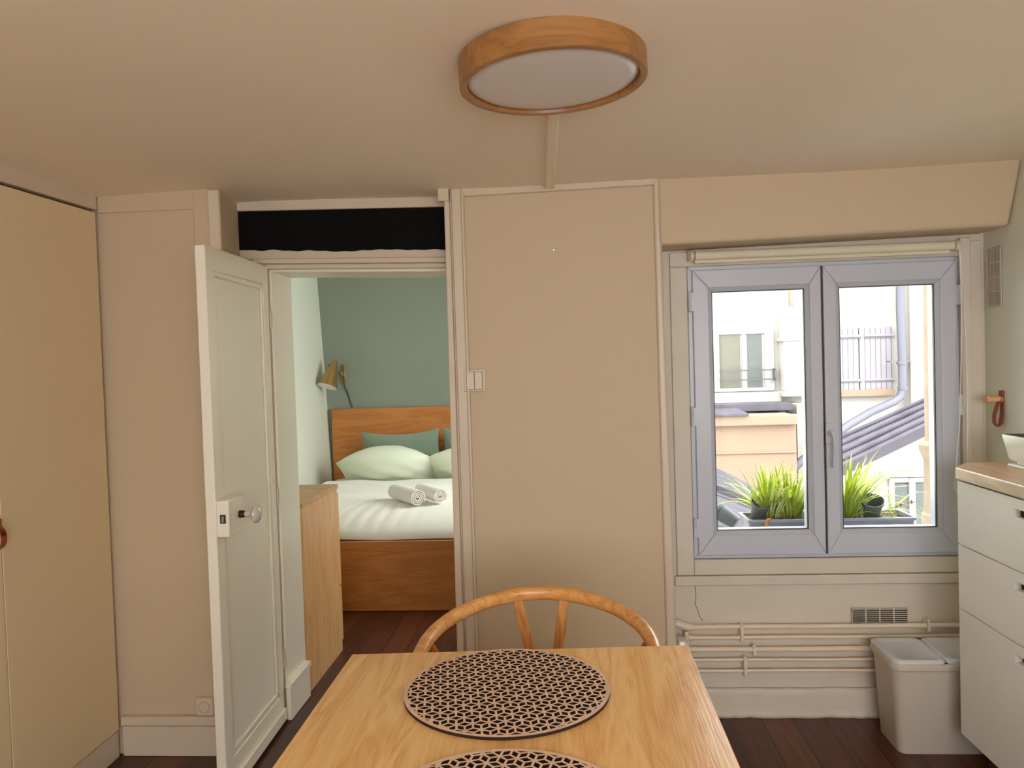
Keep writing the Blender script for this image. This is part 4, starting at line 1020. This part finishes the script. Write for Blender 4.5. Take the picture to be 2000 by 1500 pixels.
def blade(mb, base, az, length, lean, curl, width, mi, seg=9):
    """arched strap leaf with a V-fold"""
    d = Vector((math.cos(az), math.sin(az), 0)); s = Vector((-d.y, d.x, 0)); p = Vector(base); th = lean
    L = []; 
    for k in range(seg+1):
        u = k/seg; w = width*(math.sin(min(1, u*2.2+.25)*PI/2))*(1-u**3)
        if k == seg: w = .0002
        nrm = Vector((-math.cos(th)*d.x, -math.cos(th)*d.y, math.sin(th)))
        L.append((p-s*w+nrm*w*.35, p.copy(), p+s*w+nrm*w*.35))
        p = p+(d*math.sin(th)+Vector((0, 0, math.cos(th))))*(length/seg); th += curl/seg
    V = [q for t in L for q in t]; n = len(mb.v); mb.v += V
    for k in range(seg):
        a = 3*k
        for j in (0, 1): mb.f.append([n+a+j, n+a+j+1, n+a+j+4, n+a+j+3]); mb.mi.append(mi if j == 0 or mi == 1 else (1 if random.random() < .12 else 0))
def clump(name, label, cx_, cy_, n, hmin, hmax, spread, leanmax, seed, bias=0.0):
    random.seed(seed); root = thing(name, label, 'plant', (cx_, cy_, PZ1-.01), 'strap-leaved plants in the window box')
    mb = MB()
    for k in range(n):
        az = random.uniform(0, 2*PI); rr_ = random.random()*spread
        lean = random.uniform(.05, leanmax); L = random.uniform(hmin, hmax)
        bx = cx_+rr_*math.cos(az)+0; byy = cy_+rr_*math.sin(az)*.5
        byy = min(max(byy, PY0+.02), PY1-.02)
        if math.sin(az) < -.2 and lean*L > .05: lean *= .4
        blade(mb, (bx, byy, PZ1-.012), az, L, lean, random.uniform(.2, 1.5)*(1.0 if lean > .15 else .5), random.uniform(.0042, .0085), 1 if random.random() < .2 else 0)
    for k in range(9):
        az = random.choice((PI, 0))+random.uniform(-.35, .35)
        blade(mb, (cx_+random.uniform(-.03, .03), cy_+random.uniform(-.03, .03), PZ1-.015), az, random.uniform(.22, .34), random.uniform(.3, .7), random.uniform(.8, 1.7), random.uniform(.004, .007), 1 if random.random() < .4 else 0, 12)
    obj('foliage', mb, [M['leaf'], M['leaf2']], root, solid=.0004, fixn=False, weld=False)
    return root
clump('spider_plant', 'bushy yellow-green strap-leaved plant seen through the left casement', .840, 3.28, 85, .12, .28, .06, .8, 3)
clump('spider_plant', 'strap-leaved plant half hidden behind the window meeting rail', .935, 3.29, 80, .10, .26, .06, .8, 8)
clump('spider_plant', 'tall arching strap-leaved plant seen through the right casement', 1.155, 3.28, 95, .13, .37, .065, .85, 5)
# trailing plant at the right end
random.seed(12); rtp = thing('trailing_plant', 'sparse drooping plant at the right end of the window box', 'plant', (1.30, 3.28, PZ1-.01))
mb = MB()
for (az, L, lean, curl) in ((.1, .22, 1.0, 1.5), (-.3, .24, .9, 1.7), (.5, .26, .6, 1.4), (2.9, .20, .7, 1.2), (0, .18, .5, 2.0), (.2, .20, 1.2, 1.4), (-.2, .16, 1.3, 1.3), (3.3, .17, .9, 1.5), (.05, .26, .75, 1.9), (1.2, .2, .4, 1.0), (3.0, .26, 1.1, 1.0)):
    blade(mb, (1.28+random.uniform(-.05, .05), 3.27+random.uniform(-.03, .03), PZ1-.012), az, L, lean, curl, .005, 1 if random.random() < .3 else 0)
obj('foliage', mb, [M['leaf'], M['leaf2']], rtp, solid=.0004, fixn=False, weld=False)
def stem(pts, r=.0013): return MB().tube(pts, r, 6)
sm = stem([(1.20, 3.27, .69), (1.21, 3.27, .78), (1.19, 3.27, .87), (1.215, 3.27, .92)])
sm.lathe((1.215, 3.27, .915), [(0, 0), (.004, .008), (0, .028)], 8).lathe((1.205, 3.27, .885), [(0, 0), (.004, .008), (0, .024)], 8)
sm.add(stem([(1.26, 3.26, .69), (1.30, 3.25, .74), (1.36, 3.25, .765), (1.42, 3.25, .775)], .0016).v, [[i for i in f] for f in stem([(1.26, 3.26, .69), (1.30, 3.25, .74), (1.36, 3.25, .765), (1.42, 3.25, .775)], .0016).f])
sm.lathe((1.362, 3.25, .765), [(0, -.008), (.006, -.003), (.005, .004), (0, .009)], 8).lathe((1.405, 3.25, .774), [(0, -.008), (.005, -.003), (.005, .004), (0, .012)], 8)
tag(obj('dry_twig', sm, M['drystem']), 'thin dry brown twigs with seed pods beside the right window edge', 'twig')
bl_ = MB().tube([(.775, 3.17, .60), (.790, 3.175, .64), (.800, 3.18, .672)], .003, 8)
bl_.lathe((.800, 3.18, .668), [(0, 0), (.007, .008), (.009, .03), (.005, .045), (.001, .055)], 10)
bl_.tube([(.800, 3.18, .715), (.808, 3.18, .728), (.820, 3.18, .730)], [.006, .007, .003], 8)
tag(obj('withered_bloom', bl_, M['bloom']), 'orange withered bloom at the left end of the window box', 'flower')
random.seed(4); dl = MB()
for k in range(9): blade(dl, (.725+.03*random.random(), 3.16+.02*random.random(), .613), random.uniform(2, 4.4), random.uniform(.05, .11), random.uniform(.2, .9), .9, .004, 0)
tag(obj('dry_leaves', dl, [M['bloom'], M['leaf2']], solid=.0004, fixn=False, weld=False), 'tuft of dry orange-brown leaves beside the window box', 'leaves')

def pot(label, c, r, h, pitch, yawd):
    R_ = (Matrix.Rotation(math.radians(yawd), 3, 'Z') @ Matrix.Rotation(math.radians(pitch), 3, 'X')).to_4x4()
    mb = MB().lathe(c, [(0, 0), (r*.74, 0), (r*.97, h*.86), (r*1.06, h*.87), (r*1.06, h), (r*.96, h), (r*.70, .004), (0, .004)], 36, mat=R_)
    return tag(obj('plant_pot', mb, M['potgrey']), label, 'plant pot', 'empty grey pots in the window box')
pot('empty dark grey pot tilted in the left end of the window box', (.790, 3.285, .716), .038, .085, 32, 8)
pot('empty grey pot toppled on the ledge behind the left one', (.735, 3.43, .66), .040, .10, -60, 62)
pot('empty grey pot tilted among the leaves at the right of the window box', (1.262, 3.30, .710), .042, .085, 30, -12)
